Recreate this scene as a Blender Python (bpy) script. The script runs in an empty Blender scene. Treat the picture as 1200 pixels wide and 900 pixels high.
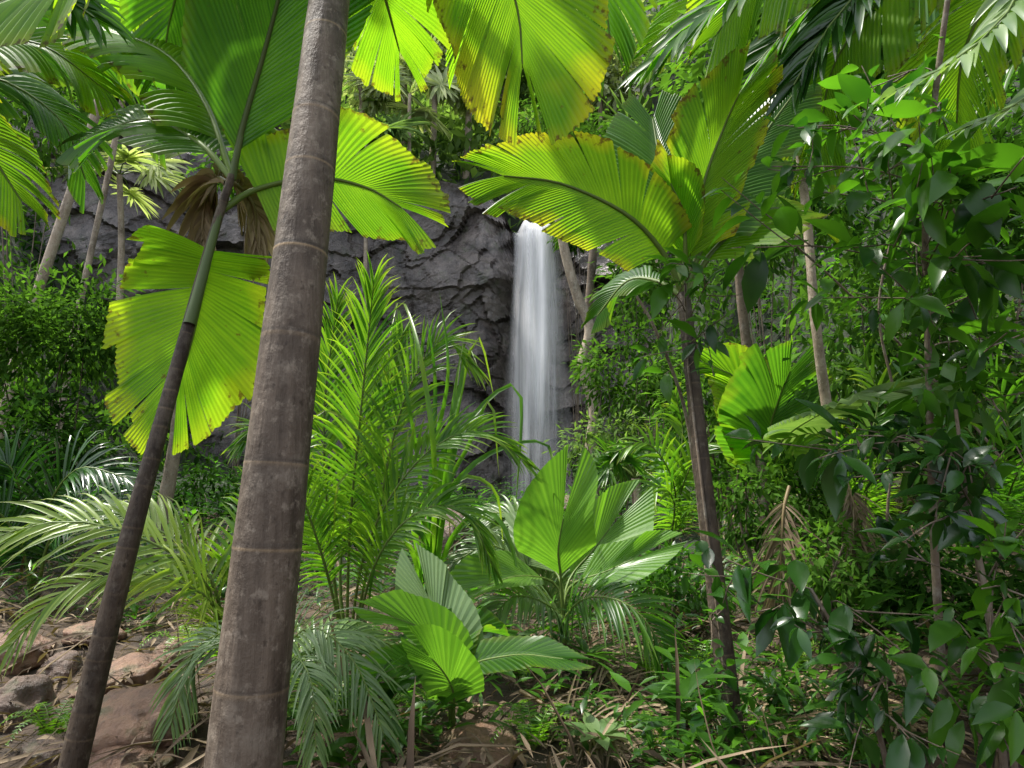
import bpy, bmesh, math, random
import numpy as np
from mathutils import Vector, noise as mn
rng = np.random.default_rng(11)
random.seed(5)
sc = bpy.context.scene
COL = sc.collection
PI = math.pi
TH = math.radians(6.0)
CAM = np.array([0, 0, 1.5])
F = np.array([0, math.cos(TH), math.sin(TH)]); U = np.array([0, -math.sin(TH), math.cos(TH)]); RT = np.array([1.0, 0, 0])
Z = np.array([0, 0, 1.0])
def P(px, py, D): return CAM + D * (F + (px - 600) / 800 * RT + (450 - py) / 800 * U)
def nrmz(a): return a / (np.linalg.norm(a, axis=-1, keepdims=True) + 1e-9)
def sm(x, a, b):
    t = np.clip((np.asarray(x, float) - a) / (b - a), 0, 1); return t * t * (3 - 2 * t)
def H(x, y):
    x = np.asarray(x, float); y = np.asarray(y, float)
    xr = np.maximum(0, x - 1.5 - 0.02 * y)
    z = 0.28 * xr + 0.02 * np.minimum(xr, 12) ** 2
    z = z + 0.85 * np.maximum(0, y - 8) * sm(x, 3.0, 9.0)
    xl = np.maximum(0, -x - 3.5)
    z = z + 0.16 * xl + 0.6 * np.maximum(0, y - 9) * sm(-x, 9, 17)
    z = z + 0.06 * np.sin(1.7 * x + 0.8 * y) + 0.05 * np.sin(2.9 * y - 1.1 * x) + 0.03 * np.sin(5.1 * x + 3.3 * y)
    k = sm(y, 25.6, 27.6)
    z = z * (1 - 0.6 * k) + k * (12.3 + 0.75 * np.clip(y - 27.6, 0, 60))
    return z
def G(px, py):
    d = F + (px - 600) / 800 * RT + (450 - py) / 800 * U
    t = 1.0
    while t < 60:
        p = CAM + d * t
        if p[2] < H(p[0], p[1]): return p
        t += 0.03
    return CAM + d * 25
def depth(p): return float(np.dot(np.asarray(p) - CAM, F))

# ------------------------------------------------------------------ materials
def newmat(name):
    m = bpy.data.materials.new(name); m.use_nodes = True
    nt = m.node_tree; nt.nodes.clear()
    return m, nt.nodes, nt.links
def N(nd, t, **kw):
    n = nd.new(t)
    for k, v in kw.items(): setattr(n, k, v)
    return n
def mixc(nd, lk, fac, a, b, bt='MIX'):
    m = N(nd, 'ShaderNodeMixRGB', blend_type=bt)
    for i, v in enumerate((fac, a, b)):
        if hasattr(v, 'is_output'): lk.new(v, m.inputs[i])
        elif isinstance(v, (int, float)): m.inputs[i].default_value = v
        else: m.inputs[i].default_value = (*v, 1)
    return m.outputs[0]
def math_(nd, lk, op, a, b=0.0, clamp=False):
    m = N(nd, 'ShaderNodeMath', operation=op); m.use_clamp = clamp
    for i, v in enumerate((a, b)):
        if hasattr(v, 'is_output'): lk.new(v, m.inputs[i])
        else: m.inputs[i].default_value = v
    return m.outputs[0]
def noi(nd, lk, scale, detail=4, vec=None, rough=.55):
    n = N(nd, 'ShaderNodeTexNoise'); n.inputs['Scale'].default_value = scale; n.inputs['Detail'].default_value = detail
    n.inputs['Roughness'].default_value = rough
    if vec is not None: lk.new(vec, n.inputs['Vector'])
    return n.outputs['Fac']
def objco(nd, lk, scale=(1, 1, 1)):
    t = N(nd, 'ShaderNodeTexCoord'); mp = N(nd, 'ShaderNodeMapping'); mp.inputs['Scale'].default_value = scale
    lk.new(t.outputs['Object'], mp.inputs[0]); return mp.outputs[0]
def bump(nd, lk, h, s, d=.02):
    b = N(nd, 'ShaderNodeBump'); b.inputs['Strength'].default_value = s; b.inputs['Distance'].default_value = d
    lk.new(h, b.inputs['Height']); return b.outputs[0]

def leaf_mat(name, c1, c2, tip=None, tipamt=.6, t0=.55, trans=.4, rough=.42, spec=.3, brown=.0, tgain=1.9, simple=False):
    m, nd, lk = newmat(name)
    at = N(nd, 'ShaderNodeAttribute', attribute_name='t').outputs['Fac']
    ar = N(nd, 'ShaderNodeAttribute', attribute_name='r').outputs['Fac']
    if simple: f = ar
    else:
        n1 = noi(nd, lk, 4.0, 2, objco(nd, lk))
        f = math_(nd, lk, 'ADD', math_(nd, lk, 'MULTIPLY', ar, .8), math_(nd, lk, 'MULTIPLY', math_(nd, lk, 'SUBTRACT', n1, .4), .9), True)
    col = mixc(nd, lk, f, c1, c2)
    if tip:
        n2 = noi(nd, lk, 2.0, 2, objco(nd, lk))
        tf = math_(nd, lk, 'ADD', at, math_(nd, lk, 'MULTIPLY', math_(nd, lk, 'SUBTRACT', n2, .5), 1.3))
        tf = math_(nd, lk, 'DIVIDE', math_(nd, lk, 'SUBTRACT', tf, t0), 1.05 - t0, True)
        col = mixc(nd, lk, math_(nd, lk, 'MULTIPLY', tf, tipamt), col, tip)
    if brown:
        n3 = noi(nd, lk, 24, 3, objco(nd, lk))
        bf = math_(nd, lk, 'MULTIPLY', math_(nd, lk, 'SUBTRACT', n3, math_(nd, lk, 'SUBTRACT', .68, math_(nd, lk, 'MULTIPLY', math_(nd, lk, 'POWER', at, 6.0), .20))), 9.0, True)
        col = mixc(nd, lk, math_(nd, lk, 'MULTIPLY', bf, brown), col, (.07, .04, .015))
    if simple:
        base = N(nd, 'ShaderNodeBsdfDiffuse'); lk.new(col, base.inputs[0])
    else:
        base = N(nd, 'ShaderNodeBsdfPrincipled'); lk.new(col, base.inputs['Base Color'])
        base.inputs['Roughness'].default_value = rough; base.inputs['Specular IOR Level'].default_value = spec
    tc = mixc(nd, lk, 1.0, col, (tgain * .92, tgain, tgain * .40), 'MULTIPLY')
    tr = N(nd, 'ShaderNodeBsdfTranslucent'); lk.new(tc, tr.inputs[0])
    mx = N(nd, 'ShaderNodeMixShader'); mx.inputs[0].default_value = trans
    lk.new(base.outputs[0], mx.inputs[1]); lk.new(tr.outputs[0], mx.inputs[2])
    o = N(nd, 'ShaderNodeOutputMaterial'); lk.new(mx.outputs[0], o.inputs[0])
    return m
YT = (.36, .29, .02)
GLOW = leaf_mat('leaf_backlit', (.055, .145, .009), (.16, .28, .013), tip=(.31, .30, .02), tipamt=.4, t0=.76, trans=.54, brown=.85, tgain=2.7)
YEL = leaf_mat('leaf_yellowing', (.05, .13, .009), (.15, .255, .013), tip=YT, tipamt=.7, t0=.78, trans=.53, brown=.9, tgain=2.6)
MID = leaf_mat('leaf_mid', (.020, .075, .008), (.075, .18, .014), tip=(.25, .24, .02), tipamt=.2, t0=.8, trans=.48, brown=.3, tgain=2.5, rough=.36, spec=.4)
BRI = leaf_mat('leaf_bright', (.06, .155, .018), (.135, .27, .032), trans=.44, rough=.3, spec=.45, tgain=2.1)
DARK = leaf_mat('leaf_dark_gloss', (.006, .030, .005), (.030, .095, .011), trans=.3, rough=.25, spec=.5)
BROAD = leaf_mat('leaf_broad', (.007, .036, .005), (.062, .165, .012), trans=.44, rough=.3, spec=.42, tgain=2.5)
FERN = leaf_mat('leaf_feather', (.035, .11, .010), (.14, .26, .020), tip=(.32, .30, .05), tipamt=.4, t0=.7, trans=.46, rough=.32, spec=.42, tgain=2.4)
FERNL = leaf_mat('leaf_feather_light', (.10, .18, .026), (.24, .33, .055), tip=(.36, .34, .08), tipamt=.4, t0=.6, trans=.42, rough=.34, spec=.45, tgain=1.9)
PALE = leaf_mat('leaf_pale', (.075, .14, .045), (.17, .25, .09), trans=.35, rough=.32, spec=.5)
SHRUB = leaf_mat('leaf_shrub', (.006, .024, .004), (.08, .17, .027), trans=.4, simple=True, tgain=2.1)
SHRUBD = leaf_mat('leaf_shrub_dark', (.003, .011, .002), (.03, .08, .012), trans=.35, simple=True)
FAR = leaf_mat('leaf_far', (.02, .05, .013), (.16, .25, .075), trans=.42, simple=True)  # greens lightened to put background haze into the colour
FARP = leaf_mat('leaf_far_pale', (.19, .24, .12), (.42, .46, .28), trans=.4, simple=True)  # pale leaves, with the haze above the cliff mixed into their colour
DEAD = leaf_mat('leaf_dead', (.05, .033, .020), (.31, .235, .15), tip=(.08, .055, .03), tipamt=.4, t0=.6, trans=.18, rough=.7, spec=.2, tgain=1.2)
DEADP = leaf_mat('leaf_dead_straw', (.18, .13, .075), (.40, .30, .195), trans=.25, rough=.7, spec=.2, tgain=1.2)
RACH = leaf_mat('rachis_green', (.09, .14, .025), (.15, .19, .04), trans=.05, rough=.45)
RACHD = leaf_mat('petiole_green', (.055, .085, .022), (.10, .13, .035), trans=.0, rough=.5)
RACHB = leaf_mat('rachis_brown', (.14, .10, .045), (.22, .16, .07), trans=.0, rough=.5)

def bark_mat(name, c1, c2, scar, dark, vstretch=.25, sc_=18, lich=(.30, .28, .24), lamt=.5, ringk=.25, spk=.8):
    m, nd, lk = newmat(name)
    ar = N(nd, 'ShaderNodeAttribute', attribute_name='r').outputs['Fac']
    v1 = objco(nd, lk, (1, 1, vstretch)); v0 = objco(nd, lk)
    n1 = noi(nd, lk, sc_, 5, v1, .65); n2 = noi(nd, lk, 3.2, 4, objco(nd, lk, (1, 1, .5))); n3 = noi(nd, lk, 48, 4, objco(nd, lk, (1, 1, .6))); n4 = noi(nd, lk, 9, 6, v0, .7)
    n5 = noi(nd, lk, 26, 5, objco(nd, lk, (1, 1, .8)), .7)
    col = mixc(nd, lk, math_(nd, lk, 'MULTIPLY', math_(nd, lk, 'SUBTRACT', n1, .34), 3.0, True), c1, c2)
    col = mixc(nd, lk, math_(nd, lk, 'MULTIPLY', math_(nd, lk, 'SUBTRACT', n2, .45), 4, True), col, tuple(.5 * a for a in c1))
    col = mixc(nd, lk, math_(nd, lk, 'MULTIPLY', math_(nd, lk, 'MULTIPLY', math_(nd, lk, 'SUBTRACT', n4, .50), 7, True), lamt), col, lich)
    col = mixc(nd, lk, math_(nd, lk, 'MULTIPLY', math_(nd, lk, 'MULTIPLY', math_(nd, lk, 'SUBTRACT', n5, .55), 9, True), lamt), col, tuple(1.3 * a for a in lich))
    col = mixc(nd, lk, math_(nd, lk, 'MULTIPLY', math_(nd, lk, 'MULTIPLY', math_(nd, lk, 'SUBTRACT', n3, .59), 8, True), spk), col, tuple(.3 * a for a in c1))
    rr = math_(nd, lk, 'MULTIPLY', ar, math_(nd, lk, 'ADD', ringk, math_(nd, lk, 'MULTIPLY', math_(nd, lk, 'SUBTRACT', n4, .40), 3.0, True)))
    col = mixc(nd, lk, math_(nd, lk, 'MULTIPLY', rr, 1.0, True), col, scar)
    col = mixc(nd, lk, math_(nd, lk, 'MULTIPLY', rr, -1.0, True), col, dark)
    pr = N(nd, 'ShaderNodeBsdfPrincipled'); lk.new(col, pr.inputs['Base Color'])
    pr.inputs['Roughness'].default_value = .62; pr.inputs['Specular IOR Level'].default_value = .22
    hh = math_(nd, lk, 'ADD', n1, math_(nd, lk, 'MULTIPLY', n4, .8))
    lk.new(bump(nd, lk, hh, .9, .014), pr.inputs['Normal'])
    o = N(nd, 'ShaderNodeOutputMaterial'); lk.new(pr.outputs[0], o.inputs[0])
    return m
BARKA = bark_mat('palm_bark_grey', (.062, .046, .033), (.15, .116, .086), (.36, .255, .14), (.022, .017, .013), lamt=.55, lich=(.19, .158, .122), vstretch=.10, ringk=.6, spk=.55)
BARKB = bark_mat('palm_bark_dark', (.038, .027, .019), (.085, .062, .042), (.16, .115, .07), (.018, .014, .011), lamt=.4, lich=(.125, .105, .08))
BARKC = bark_mat('tree_bark', (.09, .066, .045), (.19, .145, .105), (.25, .2, .15), (.06, .05, .04), sc_=9, lich=(.22, .2, .165))
BARKP = bark_mat('pale_bark', (.22, .17, .12), (.40, .325, .245), (.4, .33, .25), (.1, .08, .06), sc_=9, lich=(.39, .35, .28))

def N_color(nd, lk, v):
    n = N(nd, 'ShaderNodeTexNoise'); n.inputs['Scale'].default_value = 1.2; lk.new(v, n.inputs['Vector']); return n.outputs['Color']
def rock_mat(name, c1, c2, c3, rough=.6, scale=1.0, bs=.7, crack=.0, green=0, far=None):
    m, nd, lk = newmat(name)
    v = objco(nd, lk)
    n1 = noi(nd, lk, 1.3 * scale, 6, v, .62); n2 = noi(nd, lk, 7 * scale, 8, v, .68); n3 = noi(nd, lk, 1.9 * scale, 5, objco(nd, lk, (1, 1, .22)), .6)
    col = mixc(nd, lk, math_(nd, lk, 'MULTIPLY', math_(nd, lk, 'SUBTRACT', n1, .38), 3.2, True), c1, c2)
    col = mixc(nd, lk, math_(nd, lk, 'MULTIPLY', math_(nd, lk, 'SUBTRACT', n3, .52), 5, True), col, c3)
    col = mixc(nd, lk, math_(nd, lk, 'MULTIPLY', math_(nd, lk, 'SUBTRACT', n2, .52), 4, True), col, tuple(.4 * a for a in c1))
    hh = n2
    if crack:
        vo = N(nd, 'ShaderNodeTexVoronoi', feature='DISTANCE_TO_EDGE'); vo.inputs['Scale'].default_value = crack
        mp = N(nd, 'ShaderNodeMapping'); mp.inputs['Rotation'].default_value = (0, .5, 0); mp.inputs['Scale'].default_value = (.55, 1, 1.4)
        lk.new(v, mp.inputs[0])
        wv = mixc(nd, lk, .35, mp.outputs[0], N_color(nd, lk, v)); lk.new(wv, vo.inputs['Vector'])
        cf = math_(nd, lk, 'MULTIPLY', vo.outputs['Distance'], 22, True)
        col = mixc(nd, lk, cf, mixc(nd, lk, .35, col, tuple(.2 * a for a in c1)), col)
        hh = math_(nd, lk, 'ADD', math_(nd, lk, 'MULTIPLY', cf, .12), n2)
    if green:
        ng = noi(nd, lk, 2.4 * scale, 5, v)
        col = mixc(nd, lk, math_(nd, lk, 'MULTIPLY', math_(nd, lk, 'MULTIPLY', math_(nd, lk, 'SUBTRACT', ng, .55), 6, True), green), col, (.04, .065, .015))
    if far:   # mossy cover away from the stream bank
        sx = N(nd, 'ShaderNodeSeparateXYZ'); lk.new(v, sx.inputs[0])
        ff = math_(nd, lk, 'MULTIPLY', math_(nd, lk, 'SUBTRACT', sx.outputs['Y'], 6.5), .4, True)
        col = mixc(nd, lk, ff, col, mixc(nd, lk, n2, (.004, .007, .003), far))
    pr = N(nd, 'ShaderNodeBsdfPrincipled'); lk.new(col, pr.inputs['Base Color'])
    pr.inputs['Roughness'].default_value = rough
    lk.new(bump(nd, lk, hh, bs, .12 / scale), pr.inputs['Normal'])
    o = N(nd, 'ShaderNodeOutputMaterial'); lk.new(pr.outputs[0], o.inputs[0])
    return m
CLIFF = rock_mat('cliff_rock', (.055, .045, .040), (.165, .138, .122), (.026, .022, .02), .22, 1.0, .6, crack=.4, green=.4)
ROCKR = rock_mat('red_boulder', (.13, .068, .040), (.26, .15, .088), (.085, .05, .034), .5, 3.0, .9, green=.8)
ROCKD = rock_mat('dark_boulder', (.08, .048, .031), (.16, .10, .066), (.045, .03, .023), .45, 3.0, .9, green=.8)
SOIL = rock_mat('forest_floor', (.038, .024, .014), (.095, .06, .034), (.024, .019, .011), .9, 2.5, .8, green=.2, far=(.016, .028, .007))

def water_mat():
    m, nd, lk = newmat('falling_water')
    at = N(nd, 'ShaderNodeAttribute', attribute_name='t').outputs['Fac']
    ar = N(nd, 'ShaderNodeAttribute', attribute_name='r').outputs['Fac']   # 0 edge .. 1 middle
    n1 = noi(nd, lk, 4.5, 4, objco(nd, lk, (1.6, 1, .03)), .6)
    n2 = noi(nd, lk, 1.1, 3, objco(nd, lk, (1.6, 1, .16)))
    a = math_(nd, lk, 'ADD', math_(nd, lk, 'MULTIPLY', math_(nd, lk, 'SUBTRACT', n1, .42), 1.5), math_(nd, lk, 'MULTIPLY', math_(nd, lk, 'SUBTRACT', n2, .12), 1.2))
    a = math_(nd, lk, 'ADD', a, math_(nd, lk, 'MULTIPLY', math_(nd, lk, 'SUBTRACT', .55, at), .7), True)
    e = math_(nd, lk, 'MULTIPLY', math_(nd, lk, 'SUBTRACT', ar, math_(nd, lk, 'MULTIPLY', n1, .5)), 1.3, True)
    a = math_(nd, lk, 'MULTIPLY', math_(nd, lk, 'MULTIPLY', a, e), .88)
    a = math_(nd, lk, 'MULTIPLY', a, math_(nd, lk, 'MULTIPLY', at, 14.0, True))
    df = N(nd, 'ShaderNodeBsdfDiffuse'); df.inputs[0].default_value = (.98, .98, .99, 1)
    tl = N(nd, 'ShaderNodeBsdfTranslucent'); tl.inputs[0].default_value = (.98, .98, .99, 1)
    m1 = N(nd, 'ShaderNodeMixShader'); m1.inputs[0].default_value = .4
    lk.new(df.outputs[0], m1.inputs[1]); lk.new(tl.outputs[0], m1.inputs[2])
    tp = N(nd, 'ShaderNodeBsdfTransparent')
    mx = N(nd, 'ShaderNodeMixShader'); lk.new(a, mx.inputs[0]); lk.new(tp.outputs[0], mx.inputs[1]); lk.new(m1.outputs[0], mx.inputs[2])
    o = N(nd, 'ShaderNodeOutputMaterial'); lk.new(mx.outputs[0], o.inputs[0])
    return m
WATER = water_mat()
def pool_mat():
    m, nd, lk = newmat('pool_water')
    pr = N(nd, 'ShaderNodeBsdfPrincipled'); pr.inputs['Base Color'].default_value = (.02, .025, .02, 1); pr.inputs['Roughness'].default_value = .08
    lk.new(bump(nd, lk, noi(nd, lk, 5, 3, objco(nd, lk)), .25, .03), pr.inputs['Normal'])
    o = N(nd, 'ShaderNodeOutputMaterial'); lk.new(pr.outputs[0], o.inputs[0]); return m
POOL = pool_mat()

# ------------------------------------------------------------------ mesh builder
ORG = {}
class MB:
    def __init__(s): s.v = []; s.f = []; s.t = []; s.r = []; s.n = 0
    def add(s, v, f, t, r):
        v = np.asarray(v, float).reshape(-1, 3)
        s.v.append(v); s.f.extend((np.asarray(f) + s.n).tolist()); s.t.append(np.broadcast_to(np.asarray(t, float).ravel(), (len(v),))); s.r.append(np.broadcast_to(np.asarray(r, float).ravel(), (len(v),))); s.n += len(v)
    def build(s, name, mat, parent=None, smooth=True, kind=None, label=None):
        v = np.concatenate(s.v)
        org = ORG[parent.name] if parent is not None else np.zeros(3)
        me = bpy.data.meshes.new(name); me.from_pydata((v - org).tolist(), [], s.f)
        for nm, arr in (('t', s.t), ('r', s.r)):
            a = me.attributes.new(nm, 'FLOAT', 'POINT'); a.data.foreach_set('value', np.concatenate(arr).astype(np.float32))
        if smooth: me.polygons.foreach_set('use_smooth', np.ones(len(me.polygons), bool))
        me.materials.append(mat); me.update()
        o = bpy.data.objects.new(name, me); COL.objects.link(o)
        if parent is not None: o.parent = parent
        ORG[o.name] = org
        if kind: o['kind'] = kind
        if label: o['label'] = label
        return o
def thing(name, label, cat, base, group=None):
    o = bpy.data.objects.new(name, None); o.empty_display_size = .1; COL.objects.link(o)
    o.location = tuple(base); o['label'] = label; o['category'] = cat
    if group: o['group'] = group
    ORG[o.name] = np.asarray(base, float); return o

def catmull(ctrl, n):
    c = np.asarray(ctrl, float)
    if len(c) == 2: return c[0] + (c[1] - c[0]) * np.linspace(0, 1, n)[:, None]
    c = np.vstack([2 * c[0] - c[1], c, 2 * c[-1] - c[-2]])
    m = len(c) - 3; u = np.linspace(0, m - 1e-6, n); i = u.astype(int); f = (u - i)[:, None]
    p0, p1, p2, p3 = c[i], c[i + 1], c[i + 2], c[i + 3]
    return .5 * (2 * p1 + (p2 - p0) * f + (2 * p0 - 5 * p1 + 4 * p2 - p3) * f ** 2 + (3 * p1 - p0 - 3 * p2 + p3) * f ** 3)
def arc(C):
    s = np.concatenate([[0], np.cumsum(np.linalg.norm(np.diff(C, axis=0), axis=1))]); return s
def frames(ctrl, s, nh):
    C = catmull(ctrl, 120); a = arc(C); q = a / a[-1]
    T = nrmz(np.gradient(C, q, axis=0))
    ip = lambda A: np.stack([np.interp(s, q, A[:, i]) for i in range(3)], -1)
    pos = ip(C); T = nrmz(ip(T)); nh = np.asarray(nh, float)
    Nn = nh - (T @ nh)[:, None] * T; Nn = nrmz(Nn); S = np.cross(T, Nn)
    return pos, T, Nn, S
def tube(mb, ctrl, r0, r1, sides=7, n=None, rings=None, rpow=1.0, wob=0.0):
    C0 = catmull(ctrl, 160); a = arc(C0); Lt = a[-1]
    if n is None: n = 14
    s = np.linspace(0, 1, n); C = np.stack([np.interp(s * Lt, a, C0[:, i]) for i in range(3)], -1)
    T = nrmz(np.gradient(C, axis=0))
    ref = np.array([0.37, .91, .13]); 
    if abs(np.dot(T[0], nrmz(ref))) > .9: ref = np.array([1., 0, 0])
    A = nrmz(np.cross(T, ref)); B = np.cross(T, A)
    R = r0 + (r1 - r0) * s ** rpow; val = np.zeros(n)
    if rings:
        pos = []; x = random.uniform(.05, rings)
        while x < Lt: pos.append(x); x += rings * random.uniform(.6, 1.4) * (1 - .25 * x / Lt)
        w = max(.004, R[0] * .035)
        for p in pos:
            d = s * Lt - p; am = random.uniform(.5, 1)
            g = np.exp(-(d / w) ** 2); R = R * (1 + .014 * am * np.exp(-(d / (2.5 * w)) ** 2)); val += am * (g - .8 * np.exp(-((d - 2.6 * w) / (1.8 * w)) ** 2))
    if wob: R = R * (1 + wob * np.array([mn.noise(Vector((c[0] * 3, c[1] * 3, c[2] * 3))) for c in C]))
    th = np.linspace(0, 2 * PI, sides, endpoint=False)
    v = C[:, None] + R[:, None, None] * (np.cos(th)[None, :, None] * A[:, None] + np.sin(th)[None, :, None] * B[:, None])
    i, j = np.meshgrid(np.arange(n - 1), np.arange(sides), indexing='ij'); j2 = (j + 1) % sides
    f = np.stack([i * sides + j, i * sides + j2, (i + 1) * sides + j2, (i + 1) * sides + j], -1).reshape(-1, 4)
    mb.add(v, f, np.repeat(s, sides), np.repeat(val, sides))
OBO = lambda q: .40 + .60 * np.sin(PI * np.clip(q * .82 + .10, 0, 1))
FEA = lambda q: .32 + .68 * np.sin(PI * (.14 + .78 * q))
WID = lambda q: .52 + .48 * np.sin(PI * np.clip(q * .82 + .08, 0, 1))
OVAL = lambda q: .44 + .56 * np.sin(PI * np.clip(q * .78 + .05, 0, 1))
def blade(mb, ctrl, nh, L, n=34, prof=OBO, a0=65, a1=22, fold=.15, droop=.25, pleat=.18, jag=.012, grp=9, gap=.05, seg=8, s0=.15, shrink=.06, lj=.010):
    for sg in (-1, 1):
        k = 0
        while k < n:
            g = n - k if grp <= 0 else min(n - k, max(1, int(rng.poisson(grp)) or 1))
            j = np.arange(2 * k, 2 * (k + g) + 1); q = j / (2 * n); s = s0 + (1 - s0) * q
            pos, T, Nn, S = frames(ctrl, np.clip(s, 0, .999), nh)
            ang = np.radians(a0 + (a1 - a0) * q); ac = ang.mean()
            gj = rng.normal(0, gap); gl = 1 + rng.normal(0, gap * .9); gf = rng.normal(0, gap * 1.6); gd = droop * rng.uniform(.7, 1.5)
            if grp <= 0: gj = gf = 0; gl = 1
            ln = L * prof(q) * gl * np.where(j % 2 == 0, 1 - jag, 1.0) * (1 + rng.normal(0, lj, len(j)))
            spc = np.linalg.norm(pos[-1] - pos[0]) / max(1, len(j) - 1)
            p = pos.copy(); V = []
            for i in range(seg + 1):
                u = i / seg
                V.append(p + Nn * (np.where(j % 2 == 1, 1, -1) * pleat * spc * min(1, u * 4) * (1 + .3 * u))[:, None])
                an = ang + u * (gj + shrink * (ac - ang))
                fo = fold + gf * u
                d = np.cos(an)[:, None] * T + np.sin(an)[:, None] * (sg * S * math.cos(fo) + Nn * math.sin(fo))
                d = nrmz(d - Z * gd * (u ** 1.3) * 1.6)
                p = p + d * (ln / seg)[:, None]
            V = np.stack(V, 1); m = len(j); w = seg + 1
            a, b = np.meshgrid(np.arange(m - 1), np.arange(seg), indexing='ij')
            f = np.stack([a * w + b, a * w + b + 1, (a + 1) * w + b + 1, (a + 1) * w + b], -1).reshape(-1, 4)
            rr = np.repeat(np.clip(rng.uniform(.3, .7) + rng.normal(0, .14, len(j)) + np.where(j % 2 == 1, .25, -.25), 0, 1), w)
            mb.add(V, f, np.tile(np.linspace(0, 1, w), m), rr)
            k += g
def feather(mb, ctrl, nh, L, n=30, wl=.03, prof=FEA, a0=70, a1=25, fold=.2, droop=.5, seg=5, s0=.15, jit=.07):
    for sg in (-1, 1):
        q = np.clip((np.arange(n) + rng.uniform(-.25, .25, n) + .3) / n, 0, 1); s = s0 + (1 - s0) * q
        pos, T, Nn, S = frames(ctrl, np.clip(s, 0, .999), nh)
        ang = np.radians(a0 + (a1 - a0) * q) + rng.normal(0, jit, n); fd = fold + rng.normal(0, jit * 1.5, n)
        d0 = np.cos(ang)[:, None] * T + np.sin(ang)[:, None] * (sg * S * np.cos(fd)[:, None] + Nn * np.sin(fd)[:, None])
        ln = L * prof(q) * rng.uniform(.86, 1.06, n); dr = droop * rng.uniform(.6, 1.4, n)
        W = nrmz(T - (T * d0).sum(-1, keepdims=True) * d0 + Nn * rng.normal(0, .12, n)[:, None])
        M_ = np.cross(d0, W); M_ = M_ * np.sign((M_ * Nn).sum(-1, keepdims=True) + 1e-6)
        p = pos.copy(); V = []; w_ = seg + 1
        for i in range(w_):
            u = i / seg; w = wl * (min(1, .35 + u * 5) * max(.0, 1 - u ** 2.6)) * .5 * (0.6 + .4 * prof(q))
            V.append(np.stack([p - W * w[:, None], p - M_ * w[:, None] * .5, p + W * w[:, None]], 1))
            d = nrmz(d0 - Z * (dr * u ** 1.2 * 1.5)[:, None]); p = p + d * (ln / seg)[:, None]
        V = np.stack(V, 1)
        k, a, b = np.meshgrid(np.arange(n), np.arange(seg), np.arange(2), indexing='ij'); o = k * w_ * 3
        f = np.stack([o + a * 3 + b, o + a * 3 + b + 1, o + (a + 1) * 3 + b + 1, o + (a + 1) * 3 + b], -1).reshape(-1, 4)
        mb.add(V, f, np.tile(np.repeat(np.linspace(0, 1, w_), 3), n), np.repeat(rng.uniform(0, 1, n), w_ * 3))
HI = (np.array([0, .1, .3, .55, .8, .93, 1]), np.array([.03, .22, .47, .5, .27, .09, 0]))
LO = (np.array([0, .4, .75, 1]), np.array([.04, .5, .34, 0]))
XL = (np.array([0, .5, 1]), np.array([.06, .5, 0]))
def leaves(mb, pos, d, nm, L, W, tpl=LO, curve=.2, fold=.18, r=None):
    pos = np.asarray(pos); n = len(pos); d = nrmz(d); s = nrmz(np.cross(d, nm)); nn = np.cross(s, d)
    L = np.broadcast_to(L, (n,)); W = np.broadcast_to(W, (n,)); cv = np.broadcast_to(curve, (n,)) * rng.uniform(.4, 1.6, n)
    a, hw = tpl; m = len(a); V = np.empty((n, m, 3, 3))
    for i in range(m):
        c = pos + d * (a[i] * L)[:, None] - nn * (cv * a[i] ** 2 * L)[:, None]
        V[:, i, 1] = c
        sd = s * (hw[i] * W)[:, None]; up = nn * (fold * hw[i] * W)[:, None]
        V[:, i, 0] = c - sd + up; V[:, i, 2] = c + sd + up
    k, x, b = np.meshgrid(np.arange(n), np.arange(m - 1), np.arange(2), indexing='ij'); o = k * m * 3
    f = np.stack([o + x * 3 + b, o + x * 3 + b + 1, o + (x + 1) * 3 + b + 1, o + (x + 1) * 3 + b], -1).reshape(-1, 4)
    if r is None: r = rng.uniform(0, 1, n)
    mb.add(V, f, np.tile(np.repeat(a, 3), n), np.repeat(r, m * 3))
def rv(n): return nrmz(rng.normal(0, 1, (n, 3)))
def cloud(mb, c, rad, n, L, asp=.42, tpl=XL, clumps=16, spread=.26, droop=.35):
    c = np.asarray(c); rad = np.asarray(rad)
    cc = rv(clumps) * (rng.uniform(.25, 1, clumps) ** .5)[:, None]; cr = rng.uniform(0, 1, clumps)
    i = rng.integers(0, clumps, n); off = rng.normal(0, spread, (n, 3)); q = cc[i] + off
    pos = c + rad * q; d = nrmz(q * .5 + off * 2 + rv(n) * .6 - Z * droop); nm = Z + rv(n) * .55
    leaves(mb, pos, d, nm, L * rng.uniform(.6, 1.25, n), L * asp * rng.uniform(.7, 1.2, n), tpl, r=np.clip(cr[i] * .7 + rng.uniform(0, .3, n), 0, 1))

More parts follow.
